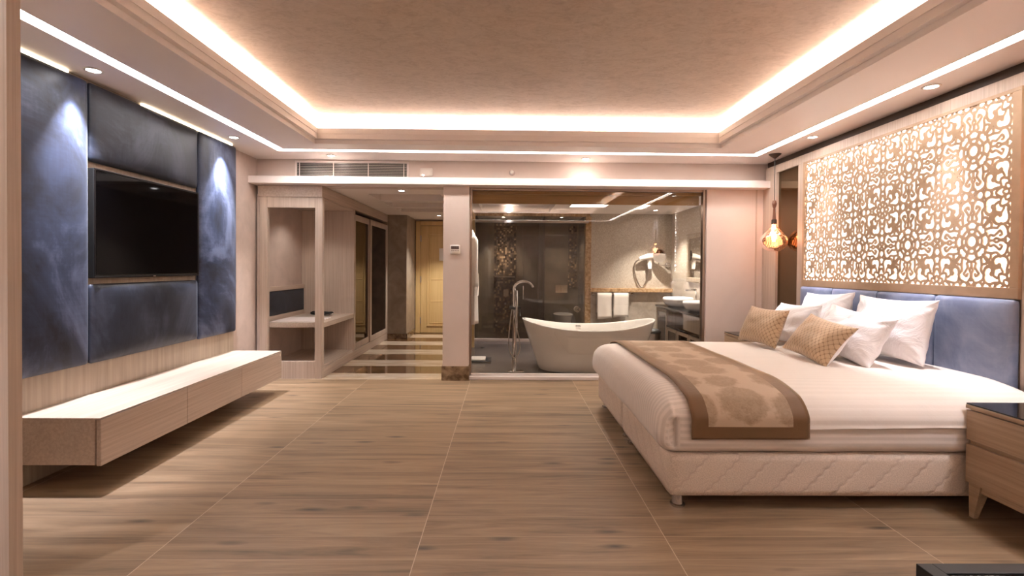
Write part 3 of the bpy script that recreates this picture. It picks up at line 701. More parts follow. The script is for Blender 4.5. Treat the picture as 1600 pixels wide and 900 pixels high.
for z, a, b, dy in ((0.12, 0.10, 0.16, 0.12), (0.2, 0.15, 0.22, 0.06), (0.32, 0.175, 0.27, 0.0), (0.38, 0.18, 0.28, 0.0)):
    rr_.append(ell(a, b, 28, 1.12, 9.30+dy, z, 2.3))
vs = [q for r in rr_ for q in r]; fs = [(i*28+k, i*28+(k+1) % 28, (i+1)*28+(k+1) % 28, (i+1)*28+k) for i in range(3) for k in range(28)] + [tuple(reversed(range(28))), tuple(84+k for k in range(28))]
build('bowl', MB().add(vs, fs), 'ceramic', tt, smooth='auto')
rr_ = [ell(0.185, 0.285, 28, 1.12, 9.30, z, 2.3) for z in (0.382, 0.41)]; vs = [q for r in rr_ for q in r]
build('lid', MB().add(vs, [(k, (k+1) % 28, 28+(k+1) % 28, 28+k) for k in range(28)]+[tuple(reversed(range(28))), tuple(28+k for k in range(28))]), 'ceramic', tt, bevel=0.008)
tag(build('flush_plate', MB().box(1.0, 1.24, 9.585, 9.598, 0.80, 0.96).box(1.02, 1.11, 9.578, 9.586, 0.82, 0.94).box(1.13, 1.22, 9.578, 9.586, 0.82, 0.94), 'chrome', bevel=0.004), 'shiny chrome flush plate on the dark toilet wall', 'flush plate')
tr_ = thing('toilet_roll', 'white toilet paper roll on the dark wall below the telephone', 'toilet paper', (1.40, 9.2, 0.50))
build('paper', MB().lathe([(0.022, -0.05), (0.058, -0.05), (0.058, 0.05), (0.022, 0.05), (0.022, -0.05)], 1.37, 9.15, 0.51, 24, axis='y'), 'terry', tr_, smooth='auto')
build('holder', MB().tube([(1.37, 9.08, 0.51), (1.37, 9.22, 0.51), (1.45, 9.22, 0.51)], 0.008, 8), 'chrome', tr_, smooth=True)
ph = thing('wall_telephone', 'black wall telephone with curly cord beside the toilet', 'telephone', (1.44, 9.1, 0.7))
build('handset', MB().rbox(1.395, 1.45, 9.05, 9.12, 0.60, 0.80, 0.012, 4, 4, 8), 'black', ph, smooth=True)
build('cord', MB().tube([(1.42+0.025*math.sin(a), 9.09, 0.60-0.13*math.sin(a/2)) for a in np.linspace(0, 2*PI, 24)], 0.006, 6), 'black', ph, smooth=True)
tag(build('floor_drain', MB().lathe([(0, 0.012), (0.03, 0.01), (0.036, 0.0), (0, 0)], -0.36, 7.75, 0, 16), 'black', smooth=True), 'small round black door stop on the bathroom floor', 'door stop')

# towels on a rail
rl = thing('towel_rail', 'chrome rail under the stone ledge holding two towels', 'towel rail', (1.9, 8.38, 0.84))
build('bar', MB().tube([(1.53, 8.36, 0.84), (2.24, 8.36, 0.84)], 0.009, 10), 'chrome', rl, smooth=True)
for x in (1.54, 2.23): build('bracket', MB().lathe([(0, 0), (0.028, 0), (0.028, -0.012), (0.012, -0.02), (0.012, -0.085), (0, -0.085)], x, 8.44, 0.84, 16, axis='y'), 'chrome', rl, smooth=True)
def towel(x0, x1, zb, seed, label):
    m = MB(); nx, nz = 14, 22; vs = []; fs = []
    prof = [(8.376, zb+.10), (8.376, 0.84), (8.360, 0.857), (8.344, 0.84), (8.340, zb)]
    # front and back fall with thickness
    path = []
    for i in range(len(prof)-1):
        for s_ in range(8): path.append((prof[i][0]+(prof[i+1][0]-prof[i][0])*s_/8, prof[i][1]+(prof[i+1][1]-prof[i][1])*s_/8))
    path.append(prof[-1])
    for off in (0, -0.012):
        for j, (y, z) in enumerate(path):
            for i in range(nx+1):
                x = x0+(x1-x0)*i/nx; hang = max(0, 0.84-z)
                fx = x + 0.02*hang*math.sin(seed+z*5); yy = y + off + (-0.010*hang*(1+math.sin(x*40+seed)) if j > 20 else 0.0)
                zz = z + (0.01*math.sin(x*18+seed) if j == len(path)-1 else 0)
                vs.append((fx, yy if j > 15 else min(y-off, 8.39), zz if j != 16 else z-off))
    N = (nx+1)*len(path)
    for j in range(len(path)-1):
        for i in range(nx):
            a = j*(nx+1)+i; fs.append((a, a+1, a+nx+2, a+nx+1)); fs.append((N+a, N+a+nx+1, N+a+nx+2, N+a+1))
    for j in range(len(path)-1):
        for i in (0, nx):
            a = j*(nx+1)+i; fs.append((a, a+nx+1, N+a+nx+1, N+a))
    a0 = (len(path)-1)*(nx+1)
    for i in range(nx): fs.append((a0+i, a0+i+1, N+a0+i+1, N+a0+i)); fs.append((i, i+1, N+i+1, N+i))
    m.add(vs, fs); return tag(build('towel', m, 'terry', smooth=True), label, 'towel', 'towels on the rail')
towel(1.60, 1.855, 0.42, 0.3, 'white towel hanging on the left of the rail')
towel(1.885, 2.15, 0.45, 2.1, 'white towel hanging on the right of the rail')

# bathrobe
rb = thing('bathrobe', 'white bathrobe hanging at the left edge of the glass wall', 'bathrobe', (-0.43, 5.95, 1.2))
def robe(zt, zb, w0, w1, t0, t1, cx, cy, seed, nn=40, nz=26):
    vs = []; fs = []
    for j in range(nz+1):
        f_ = j/nz; z = zt+(zb-zt)*f_; a = t0+(t1-t0)*f_**0.8; b = w0+(w1-w0)*f_**0.6
        if f_ < 0.08: a *= 0.4+f_*7.5; b *= 0.4+f_*7.5
        for k in range(nn):
            th_ = 2*PI*k/nn; r_ = 1+0.10*math.sin(7*th_+seed+f_*1.5)*(0.3+f_)+0.05*math.sin(13*th_+seed*2)
            vs.append((cx+a*r_*math.cos(th_), cy+b*r_*math.sin(th_), z))
    for j in range(nz):
        for k in range(nn): fs.append((j*nn+k, (j+1)*nn+k, (j+1)*nn+(k+1) % nn, j*nn+(k+1) % nn))
    fs.append(tuple(range(nn))); fs.append(tuple(nz*nn+k for k in reversed(range(nn))))
    return MB().add(vs, fs)
build('robe_body', robe(1.76, 0.60, 0.10, 0.15, 0.06, 0.088, -0.435, 5.97, 0.4), 'terry', rb, smooth=True)
build('sleeve', robe(1.68, 1.06, 0.05, 0.06, 0.045, 0.05, -0.385, 5.86, 2.0, 20, 12), 'terry', rb, smooth=True)
build('belt', MB().tube([(-0.345, 5.95, 1.22), (-0.34, 5.93, 1.10), (-0.345, 5.92, 0.95)], 0.012, 8), 'terry', rb, smooth=True)
build('hook', MB().tube([(-0.54, 5.97, 1.80), (-0.44, 5.97, 1.79), (-0.43, 5.97, 1.82)], 0.008, 8), 'chrome', rb, smooth=True)

sc = thing('bathroom_scale', 'black and white bathroom scale on the floor by the pillar', 'scale', (-0.33, 6.65, 0))
build('base', MB().rbox(-0.50, -0.19, 6.50, 6.80, 0.0, 0.025, 0.008, 5, 5, 2), 'black', sc, smooth=True)
build('platform', MB().box(-0.47, -0.27, 6.53, 6.77, 0.025, 0.045), 'white_plastic', sc, bevel=0.005)

# hair dryer and make-up mirror on the far wall
hd = thing('hair_dryer', 'white wall mounted hair dryer with hanging cord above the stone ledge', 'hair dryer', (2.45, 8.46, 1.4))
build('holder', MB().rbox(2.47, 2.57, 8.36, 8.46, 1.27, 1.38, 0.02, 4, 4, 4), 'steel', hd, smooth=True)
build('body', MB().tube([(2.52, 8.38, 1.30), (2.52, 8.37, 1.50)], [0.035, 0.045], 14).tube([(2.60, 8.37, 1.52), (2.50, 8.37, 1.51), (2.33, 8.36, 1.47)], [0.05, 0.055, 0.03], 16), 'white_plastic', hd, smooth=True)
pts = [(2.33+0.0*i, 8.40, 1.45) for i in range(1)] + [(2.27, 8.42, 1.38), (2.28, 8.43, 1.2), (2.36, 8.43, 1.0), (2.43, 8.43, 0.99), (2.49, 8.43, 1.12), (2.52, 8.42, 1.28)]
cv = []
for i in range(len(pts)-1):
    p0, p1, p2, p3 = [Vector(pts[min(max(i+k, 0), len(pts)-1)]) for k in (-1, 0, 1, 2)]
    for s_ in range(5):
        t_ = s_/5; cv.append(0.5*((2*p1)+(p2-p0)*t_+(2*p0-5*p1+4*p2-p3)*t_*t_+(3*p1-p0-3*p2+p3)*t_**3))
cv.append(Vector(pts[-1])); build('cord', MB().tube(cv, 0.011, 8), 'steel', hd, smooth=True)
mm = thing('makeup_mirror', 'round chrome make-up mirror on a wall arm', 'mirror', (2.72, 8.4, 1.45))
def disc(mb, cen, nrm, r_, t_, n=28):
    nrm = Vector(nrm).normalized(); c_ = Vector(cen); mb.tube([c_-nrm*t_/2, c_+nrm*t_/2], r_, n)
    return mb
build('mirror_rim', disc(MB(), (2.66, 8.27, 1.52), (-0.5, -0.8, -0.15), 0.115, 0.018), 'chrome', mm, smooth='auto')
build('mirror_glass', disc(MB(), (2.655, 8.262, 1.5185), (-0.5, -0.8, -0.15), 0.102, 0.008), 'mirror', mm)
build('arm', MB().tube([(2.66, 8.30, 1.43), (2.66, 8.32, 1.37), (2.72, 8.34, 1.355), (2.88, 8.37, 1.355), (2.89, 8.45, 1.355)], 0.010, 10), 'chrome', mm, smooth=True)
build('wall_plate', MB().lathe([(0, -0.03), (0.035, -0.025), (0.055, 0), (0, 0)], 2.865, 8.455, 1.355, 20, axis='y'), 'chrome', mm, smooth=True)

# vanity with two vessel basins
va = thing('vanity_cabinet', 'bronze framed vanity cabinet with black top along the bathroom wall', 'vanity', (2.66, 6.8, 0))
build('counter_top', MB().box(2.39, 2.93, 5.80, 7.62, 0.70, 0.73), 'black_gloss', va, bevel=0.003)
build('end_cabinet', MB().box(2.42, 2.93, 7.10, 7.61, 0.02, 0.70), 'board_wood', va, bevel=0.003)
d_ = build('cabinet_door', MB().frame('x', 2.402, 2.42, 7.11, 7.60, 0.05, 0.69, 0.05), 'board_wood', va, bevel=0.003)
build('door_glass', MB().box(2.41, 2.416, 7.16, 7.55, 0.10, 0.64), 'dark_mirror', d_)
build('lower_cabinet', MB().box(2.42, 2.93, 5.82, 7.10, 0.02, 0.44), 'board_wood', va, bevel=0.003)
build('shelf_board', MB().box(2.395, 2.93, 5.80, 7.10, 0.44, 0.462), 'black_gloss', va)
build('back_board', MB().box(2.90, 2.93, 5.82, 7.10, 0.462, 0.70), 'black', va)
for a in (5.83, 6.255, 6.68):
    d_ = build('cabinet_door', MB().frame('x', 2.402, 2.42, a, a+.415, 0.05, 0.43, 0.045), 'board_wood', va, bevel=0.003)
    build('door_glass', MB().box(2.41, 2.416, a+.04, a+.375, 0.09, 0.39), 'dark_mirror', d_)
build('drawer', MB().box(2.405, 2.9, 5.83, 6.45, 0.48, 0.69), 'board_wood', va, bevel=0.004)
bs = thing('wash_basin', 'white vessel basin at the far end of the black vanity top', 'basin', (2.62, 7.25, 0.73), 'vessel basins on the vanity')
build('bowl', MB().lathe([(0, 0.0), (0.12, 0.0), (0.19, 0.03), (0.225, 0.10), (0.215, 0.135), (0.205, 0.135), (0.20, 0.10), (0.15, 0.04), (0, 0.03)], n=36), 'ceramic', bs, smooth=True, local=True)
build('drain', MB().lathe([(0, 0.036), (0.022, 0.034), (0.022, 0.03)], n=14), 'chrome', bs, smooth=True, local=True)
dup(bs, 'white vessel basin nearer to the glass wall on the black vanity top', (2.62, 6.42, 0.73))
tp = thing('basin_tap', 'chrome basin tap behind the far vessel basin', 'tap', (2.90, 7.25, 0.73), 'basin taps')
build('stem', MB().tube([(0, 0, 0), (0, 0, 0.22), (-0.02, 0, 0.25), (-0.17, 0, 0.24)], 0.013, 10), 'chrome', tp, smooth=True, local=True)
build('lever', MB().tube([(0, 0, 0.25), (0.0, 0.06, 0.27)], 0.007, 8), 'chrome', tp, smooth=True, local=True)
dup(tp, 'chrome basin tap behind the nearer vessel basin', (2.90, 6.42, 0.73))
wm = thing('wall_mirror', 'framed rectangular mirror over the vanity', 'mirror', (2.92, 7.1, 1.47))
build('mirror_frame', MB().frame('x', 2.885, 2.93, 6.55, 7.64, 1.09, 1.85, 0.075), 'board_wood', wm, bevel=0.012)
build('mirror_glass', MB().box(2.905, 2.912, 6.62, 7.57, 1.16, 1.78), 'mirror', wm)
bn = thing('waste_bin', 'small black waste bin between bathtub and vanity', 'bin', (2.16, 7.0, 0))
build('body', MB().lathe([(0.0, 0), (0.10, 0), (0.115, 0.36), (0.105, 0.36), (0.09, 0.02)], 2.16, 7.0, 0, 24), 'steel', bn, smooth='auto')
build('lid', MB().lathe([(0.118, 0.355), (0.118, 0.39), (0.08, 0.415), (0, 0.42)], 2.16, 7.0, 0, 24), 'black', bn, smooth=True)
# ------------------------------------------------------------------ right wall cladding, mirrors, lattice
m = MB().box(2.985, XR, 1.85, 5.50, 2.372, 2.455)
for a, b in ((1.85, 2.20), (2.625, 2.735), (4.775, 4.885), (5.275, 5.50)): m.box(2.985, XR, a, b, 0, 2.372)
m.box(3.0, XR, 2.735, 4.775, 0, 1.135)
struct('wall_right_cladding', m, 'oak_v', bevel=0.002)
struct('wall_right_recess', MB().box(3.035, XR, 1.85, 5.55, 2.455, ZC), 'dark_bronze')
GM = 'tinted mirror strips beside the bed'
tag(build('mirror_panel', MB().box(3.012, 3.02, 4.885, 5.275, 0.0, 2.372), 'tinted_mirror'), 'tall narrow bronze tinted mirror panel behind the visible hanging lamp', 'mirror', GM)
tag(build('mirror_panel', MB().box(3.012, 3.02, 2.20, 2.625, 0.0, 2.372), 'tinted_mirror'), 'tall bronze tinted mirror panel on the near side of the headboard', 'mirror', GM)

# one quarter cell of the ornament: (0,0) centre of the small rosette, (1,1) centre of the lotus
def pl(*p): return np.array(p, float)
def arc(cx, cy, r, a0, a1, n=14):
    a = np.radians(np.linspace(a0, a1, n)); return np.stack([cx+r*np.cos(a), cy+r*np.sin(a)], 1)
strokes = []
def smooth(p, k=6):
    p = pl(*p); q = np.vstack([2*p[0]-p[1], p, 2*p[-1]-p[-2]]); out = []
    for i in range(1, len(q)-2):
        for s_ in range(k):
            u_ = s_/k; a, b, c_, d_ = q[i-1:i+3]
            out.append(0.5*((2*b)+(c_-a)*u_+(2*a-5*b+4*c_-d_)*u_**2+(3*b-a-3*c_+d_)*u_**3))
    out.append(q[-2]); return np.array(out)
def st(p, w0, w1=None, sym=True):
    strokes.append((p, w0, w0 if w1 is None else w1))
    if sym: strokes.append((p[:, ::-1].copy(), w0, w0 if w1 is None else w1))
def spiral(cx, cy, r0, r1, a0, a1, n=20):
    a = np.radians(np.linspace(a0, a1, n)); r_ = np.linspace(r0, r1, n); return np.stack([cx+r_*np.cos(a), cy+r_*np.sin(a)], 1)
st(arc(0, 0, .15, 0, 90), .075, sym=False)
st(arc(0, 0, .27, 0, 90), .05, sym=False)
th_ = np.radians(np.linspace(0, 90, 40)); rr = .425+.025*np.cos(8*th_); st(np.stack([rr*np.cos(th_), rr*np.sin(th_)], 1), .05, sym=False)
for a in (22.5, 67.5):
    ca, sa = math.cos(math.radians(a)), math.sin(math.radians(a))
    st(pl((.15*ca, .15*sa), (.27*ca, .27*sa)), .07, .05, False); st(pl((.27*ca, .27*sa), (.42*ca, .42*sa)), .09, .05, False)
st(smooth([(.25, .36), (.27, .52), (.26, .64), (.33, .74), (.30, .84), (.19, .90), (.08, .92), (.0, 1.0)]), .05)   # band with scallop
st(pl((0, .44), (0, .56)), .05); st(smooth([(0, .56), (.045, .63), (0, .72)]), .045); st(pl((0, .72), (0, .84)), .06, .10); st(smooth([(0, .80), (.06, .86), (.09, .92)]), .05)
st(smooth([(.05, .44), (.12, .48), (.10, .57), (.16, .66), (.20, .72), (.13, .77), (.10, .72)]), .045, .05)           # tendril
st(spiral(.475, .665, .145, .075, 150, 400), .05, .115)                                                              # comma curl
st(smooth([(.27, .50), (.36, .50), (.44, .44)]), .05)
st(pl((.30, .30), (.44, .44)), .06, .11); st(pl((.44, .44), (.60, .60)), .11, .05); 
st(smooth([(.33, .76), (.36, .88), (.47, .93), (.60, .90), (.68, .90)]), .055)
st(spiral(.20, 1.0, .10, .10, 180, 360), .05); 
st(pl((.36, .88), (.30, .96)), .05); st(smooth([(.47, .93), (.50, 1.0)]), .06)
st(smooth([(.60, .60), (.58, .74), (.66, .80)]), .05)
th_ = np.radians(np.linspace(180, 270, 50)); rr = .345+.05*np.cos(8*th_); st(np.stack([1+rr*np.cos(th_), 1+rr*np.sin(th_)], 1), .055, sym=False)
rr = .20+.03*np.cos(8*th_); st(np.stack([1+rr*np.cos(th_), 1+rr*np.sin(th_)], 1), .045, sym=False)
st(arc(1, 1, .085, 180, 270), .05, sym=False)
for a in (202.5, 247.5):
    ca, sa = math.cos(math.radians(a)), math.sin(math.radians(a)); st(pl((1+.09*ca, 1+.09*sa), (1+.31*ca, 1+.31*sa)), .05, .055, False)
N_ = 72
gx_, gy_ = np.meshgrid(np.linspace(0, 1, N_+1), np.linspace(0, 1, N_+1), indexing='ij')
F_ = np.full(gx_.shape, 9.0)
for p, w0, w1 in strokes:
    L = len(p)-1
    for i in range(L):
        a, b = p[i], p[i+1]; ab = b-a; q = np.clip(((gx_-a[0])*ab[0]+(gy_-a[1])*ab[1])/max(ab@ab, 1e-9), 0, 1)
        wv_ = (w0+(w1-w0)*(i+q)/L)*0.435
        F_ = np.minimum(F_, np.hypot(gx_-a[0]-q*ab[0], gy_-a[1]-q*ab[1])-wv_)
F_ -= 0.006
def quarter():
    V = {}; pts = []; faces = []; walls = []
    def gv(i, j):
        k = ('g', i, j)
        if k not in V: V[k] = len(pts); pts.append((i/N_, j/N_))
        return V[k]
    def ev(i, j, i2, j2):
        k = ('e', *min((i, j), (i2, j2)), *max((i, j), (i2, j2)))
        if k not in V:
            f0, f1 = F_[i, j], F_[i2, j2]; t_ = f0/(f0-f1); V[k] = len(pts); pts.append(((i+(i2-i)*t_)/N_, (j+(j2-j)*t_)/N_))
        return V[k]
    for j in range(N_):
        run = None
        for i in range(N_+1):
            full = i < N_ and F_[i, j] <= 0 and F_[i+1, j] <= 0 and F_[i, j+1] <= 0 and F_[i+1, j+1] <= 0
            if full and run is None: run = i
            if not full and run is not None:
                faces.append((gv(run, j), gv(i, j), gv(i, j+1), gv(run, j+1))); run = None
            if i < N_ and not full:
                cs = [(i, j), (i+1, j), (i+1, j+1), (i, j+1)]; poly = []; cr = []
                for k in range(4):
                    a, b = cs[k], cs[(k+1) % 4]; fa, fb = F_[a] <= 0, F_[b] <= 0
                    if fa: poly.append(gv(*a))
                    if fa != fb: e = ev(*a, *b); poly.append(e); cr.append((e, fa))
                if len(poly) >= 3: faces.append(tuple(poly))
                if len(cr) == 2:
                    e0, e1 = (cr[0][0], cr[1][0]) if cr[0][1] else (cr[1][0], cr[0][0]); walls.append((e0, e1))
    return pts, faces, walls
qp, qf, qw = quarter(); qp = np.array(qp)
LY0, LY1, LZ0, LZ1 = 2.785, 4.745, 1.20, 2.352; qy, qz = (LY1-LY0)/8, (LZ1-LZ0)/4
XF, XK = 2.974, 2.981
vs = []; fs = []; nq = len(qp)
for a in range(8):
    for b in range(4):
        uu_ = qp[:, 0] if a % 2 else 1-qp[:, 0]; ww_ = qp[:, 1] if b % 2 else 1-qp[:, 1]
        # odd index runs rosette -> lotus, even index lotus -> rosette
        ys = LY0+(a+uu_)*qy; zs = LZ0+(b+ww_)*qz; flip = (a % 2) != (b % 2)
        o = len(vs)
        vs += [(XF, y, z) for y, z in zip(ys, zs)]; vs += [(XK, y, z) for y, z in zip(ys, zs)]
        for f in qf:
            q = tuple(o+i for i in f); fs.append(q if flip else q[::-1])
            q = tuple(o+nq+i for i in f); fs.append(q[::-1] if flip else q)
        for e0, e1 in qw: fs.append((o+e0, o+e1, o+nq+e1, o+nq+e0))
la = thing('lattice_panel', 'large gold ornamental lattice panel lit from behind above the bed', 'wall panel', (3.0, 3.755, 1.76))
build('lattice', MB().add(vs, fs), 'gold_panel', la)
build('lattice_frame', MB().box(2.965, 2.99, 2.737, 4.773, 1.137, 1.202).box(2.965, 2.99, 2.737, 4.773, 2.350, 2.372).box(2.965, 2.99, 2.737, 2.787, 1.202, 2.350).box(2.965, 2.99, 4.743, 4.773, 1.202, 2.350), 'gold_panel', la, bevel=0.002)
build('glowing_backing', MB().box(3.030, 3.036, 2.74, 4.77, 1.14, 2.37), 'glowing_backing', la)
build('light_box', MB().box(2.99, 3.03, 2.737, 2.742, 1.14, 2.37).box(2.99, 3.03, 4.768, 4.773, 1.14, 2.37).box(2.99, 3.03, 2.742, 4.768, 1.137, 1.142).box(2.99, 3.03, 2.742, 4.768, 2.366, 2.371), 'backing', la)
build('light_strip', MB().box(3.0, 3.02, 2.743, 2.748, 1.15, 2.36).box(3.0, 3.02, 4.762, 4.767, 1.15, 2.36).box(3.0, 3.02, 2.75, 4.76, 1.143, 1.148).box(3.0, 3.02, 2.75, 4.76, 2.360, 2.365), 'led_panel', la)

# ------------------------------------------------------------------ bed
hb = thing('headboard', 'blue grey velvet headboard of four padded squares under the lattice panel', 'headboard', (2.98, 3.755, 0.35))
hy = [2.742, 3.262, 3.776, 4.304, 4.768]
for i in range(4):
    o = pad('headboard_pad', None, hy[i]+.004, hy[i+1]-.004, 0.34, 1.133, 'velvet_head', 11+i*2.3, depth=0.055, x0=2.998, nrm=-1)
    o.parent = hb; o.location = -Vector(hb.location)
bd = thing('bed', 'king size bed with cream mattress on two quilted bases and chrome feet', 'bed', (1.9, 3.54, 0))
for (a, b) in ((2.540, 3.612), (3.618, 4.545)):
    r = build('base', MB().rbox(0.885, 2.92, a, b, 0.078, 0.308, 0.022, 20, 12, 6), 'quilt', bd, smooth=True)
    for x in (0.955, 2.84):
        for y in (a+.075, b-.075):
            build('foot', MB().lathe([(0.036, 0), (0.040, 0.004), (0.040, 0.012), (0.030, 0.016), (0.027, 0.08)], x, y, 0, 24), 'chrome', r, smooth='auto')
YM = 3.535; HW = 1.012
def slump(x, y, z):
    s_ = min(max((abs(y-YM)-.60)/.42, 0), 1); sx_ = min(max((1.08-x)/.25, 0), 1)
    return -(0.075*s_*s_ + 0.035*sx_*sx_)*max(0, (z-.305)/.335)
def mfn(p, n):
    x, y, z = p
    p.z += slump(x, y, z)
    k = noise.noise(Vector((x*2.3, y*2.3, z*5)))*0.006
    p += n*k
    if x < 1.0 and abs(n.x) > 0.3: p.x -= 0.016*math.sin(min(max((z-.30)/.30, 0), 1)*PI)
    # tucked fold at the near foot corner
    if y < YM-HW+.10 and x < 1.25:
        d_ = (x - (0.905 + 0.10*(0.60-z)**2))
        g_ = math.exp(-(d_/0.015)**2)*min(max((z-.34)/.06, 0), 1)*min(max((.585-z)/.03, 0), 1)
        p.y += 0.045*g_
        if d_ < 0: p.y -= 0.010*math.exp(-(d_/0.05)**2)*min(max((z-.32)/.06, 0), 1)
    return p
mt = MB()
mt.rbox(0.835, 2.925, YM-HW, YM+HW, 0.309, 0.640, 0.085, 150, 60, 16, mfn)
mo = build('mattress', mt, 'linen', bd, smooth=True)

def drape(x0, x1, zn, zf, off, th, nx, seed, amp=0.004, waver=0.0):
    hw = HW+off; rc = .085+off
    path = []
    for i in range(9): path.append((-hw, zn+(.555-zn)*i/8))
    for i in range(1, 11): a = PI/2*i/10; path.append((-hw+rc-rc*math.cos(a), .555+rc*math.sin(a)))
    for i in range(1, 60): path.append((-hw+rc+(2*(hw-rc))*i/60, .555+rc))
    for i in range(0, 11): a = PI/2*(1-i/10); path.append((hw-rc+rc*math.cos(a), .555+rc*math.sin(a)))
    for i in range(1, 9): path.append((hw, .555+(zf-.555)*i/8))
    S = [0]
    for i in range(1, len(path)): S.append(S[-1]+math.hypot(path[i][0]-path[i-1][0], path[i][1]-path[i-1][1]))
    vs = []; uv = []; n_ = len(path)
    for o_ in (0, th):
        for j, (dy, z) in enumerate(path):
            for i in range(nx+1):
                x = x0+(x1-x0)*i/nx
                y = YM+dy*(1-(o_/hw)); zz = z
                if abs(dy) < hw-0.001: zz -= o_*min(1, max(0, (z-.555)/rc))
                k = noise.noise(Vector((x*3+seed, dy*3, 0)))*amp
                zz += slump(x, YM+dy, min(zz, .64)) + (k if abs(dy) < hw-.01 else 0)
                if j <= 3 or j >= n_-4:
                    h_ = 1-min(j, n_-1-j)/4; zz += waver*h_*noise.noise(Vector((x*2.2+seed, 3.3, 0)))
                    y += math.copysign(1, dy)*h_*0.004*(1+noise.noise(Vector((x*9, seed, 0))))
                vs.append((x, y, zz)); uv.append((x-(x0+x1)/2, (S[j]-S[-1]/2)*1.23/(S[-1]/2)))
    N = n_*(nx+1); fs = []
    for j in range(n_-1):
        for i in range(nx):
            a = j*(nx+1)+i; fs.append((a, a+1, a+nx+2, a+nx+1)); fs.append((N+a, N+a+nx+1, N+a+nx+2, N+a+1))
        for i in (0, nx): a = j*(nx+1)+i; fs.append((a, a+nx+1, N+a+nx+1, N+a) if i == 0 else (a, N+a, N+a+nx+1, a+nx+1))
    for j in (0, n_-1):
        for i in range(nx): a = j*(nx+1)+i; fs.append((a, N+a, N+a+1, a+1) if j == 0 else (a, a+1, N+a+1, N+a))
    return MB().add(vs, fs), uv
d_, uv = drape(1.30, 2.928, 0.500, 0.500, 0.014, 0.010, 60, 2.0, 0.004, 0.022)
tag(build('bed_sheet', d_, 'cover_linen', smooth=True), 'smooth cream top sheet covering the bed between runner and headboard', 'bed sheet')
d_, uv = drape(0.985, 1.612, 0.432, 0.432, 0.022, 0.007, 26, 5.0, 0.003, 0.006)
tag(build('bed_runner', d_, 'runner_cloth', smooth=True, uv=uv), 'tan damask bed runner with brown satin border across the bed foot', 'bed runner')

def pillow_mb(w_, h_, t_, seed, pinch=0.10, wr=0.012, n=34, sag=0.15):
    vs = []; uv = []
    for s_ in (1, -1):
        for j in range(n+1):
            for i in range(n+1):
                u, v_ = -1+2*i/n, -1+2*j/n
                u, v_ = math.sin(u*PI/2*0.92)/math.sin(PI/2*0.92), math.sin(v_*PI/2*0.92)/math.sin(PI/2*0.92)
                x = w_/2*u*(1-pinch*(1-v_*v_)*abs(u)**1.5); y = h_/2*v_*(1-pinch*(1-u*u)*abs(v_)**1.5)
                e = max(0, (1-abs(u)**2.6))*max(0, (1-abs(v_)**2.6))
                z = t_/2*e**0.55*(1-sag*v_)
                wv_ = wr*noise.noise(Vector((u*2.2+seed, v_*2.2, s_*3.0)))*(0.3+e)
                crn = 0.7*wr*math.sin(9*(abs(u)-abs(v_))*2.2+seed)*(abs(u)*abs(v_))**2*(e**0.3)
                vs.append((x, y, s_*(z)+ (wv_+crn if e > 0 else 0)*1.0)); uv.append((x, y))
    N = (n+1)**2; fs = []
    for j in range(n):
        for i in range(n):
            a = j*(n+1)+i; fs.append((a, a+1, a+n+2, a+n+1)); fs.append((N+a, N+a+n+1, N+a+n+2, N+a+1))
    return MB().add(vs, fs), uv
def cushion(name, label, cat, grp, w_, h_, t_, seed, mat, bx_, by_, lean, yaw=0, roll=0, zb=0.668, back=None, **kw):
    mb, uv = pillow_mb(w_, h_, t_, seed, **kw)
    o = build(name, mb, mat, smooth=True, uv=uv)
    bm = bmesh.new(); bm.from_mesh(o.data); bmesh.ops.remove_doubles(bm, verts=bm.verts, dist=0.0006); bm.to_mesh(o.data); bm.free()
    if back:
        o.data.materials.append(M[back])
        for p in o.data.polygons:
            if p.normal.z < 0: p.material_index = 1
    o.data.polygons.foreach_set('use_smooth', [True]*len(o.data.polygons))
    tag(o, label, cat, grp)
    # local x -> -Y, local y -> up, local z -> -X (towards the foot)
    B = Matrix(((0, 0, -1), (-1, 0, 0), (0, 1, 0))).to_4x4()
    Ln = Matrix.Rotation(R_(lean), 4, 'Y'); Yw = Matrix.Rotation(R_(yaw), 4, 'Z'); Rl = Matrix.Rotation(R_(roll), 4, 'Z')
    off = Matrix.Translation((0, h_/2, 0))
    o.matrix_world = Matrix.Translation((bx_, by_, zb)) @ Yw @ Ln @ B @ Rl @ off
    return o
GW = 'white pillows against the headboard'; GG = 'gold patterned cushions on the bed'
cushion('pillow', 'white pillow against the headboard, the rear one on the near side', 'pillow', GW, 0.66, 0.45, 0.22, 1.0, 'pillow_cotton', 2.72, 3.42, 13, 3, 0, back=None, wr=0.022)
cushion('pillow', 'white pillow against the headboard, the rear one on the far side', 'pillow', GW, 0.66, 0.45, 0.22, 4.0, 'pillow_cotton', 2.72, 4.14, 14, -3, 3, wr=0.022)
cushion('pillow', 'white pillow directly behind the tilted gold cushion, nearer the camera', 'pillow', GW, 0.62, 0.38, 0.21, 6.5, 'pillow_cotton', 2.40, 3.44, 26, 4, -6, wr=0.024)
cushion('pillow', 'white pillow mostly hidden behind the upright gold cushion', 'pillow', GW, 0.62, 0.37, 0.21, 9.5, 'pillow_cotton', 2.40, 4.12, 25, -3, 2, wr=0.024)
cushion('cushion', 'upright gold fish scale patterned cushion on the far side of the bed', 'cushion', GG, 0.50, 0.33, 0.15, 2.5, 'gold_cloth', 2.12, 4.03, 22, 6, 0, wr=0.01)
cushion('cushion', 'tilted gold fish scale patterned cushion with pale back, nearer the camera', 'cushion', GG, 0.52, 0.34, 0.15, 7.5, 'gold_cloth', 2.14, 3.42, 36, 3, -7, back='pillow_cotton', wr=0.01)

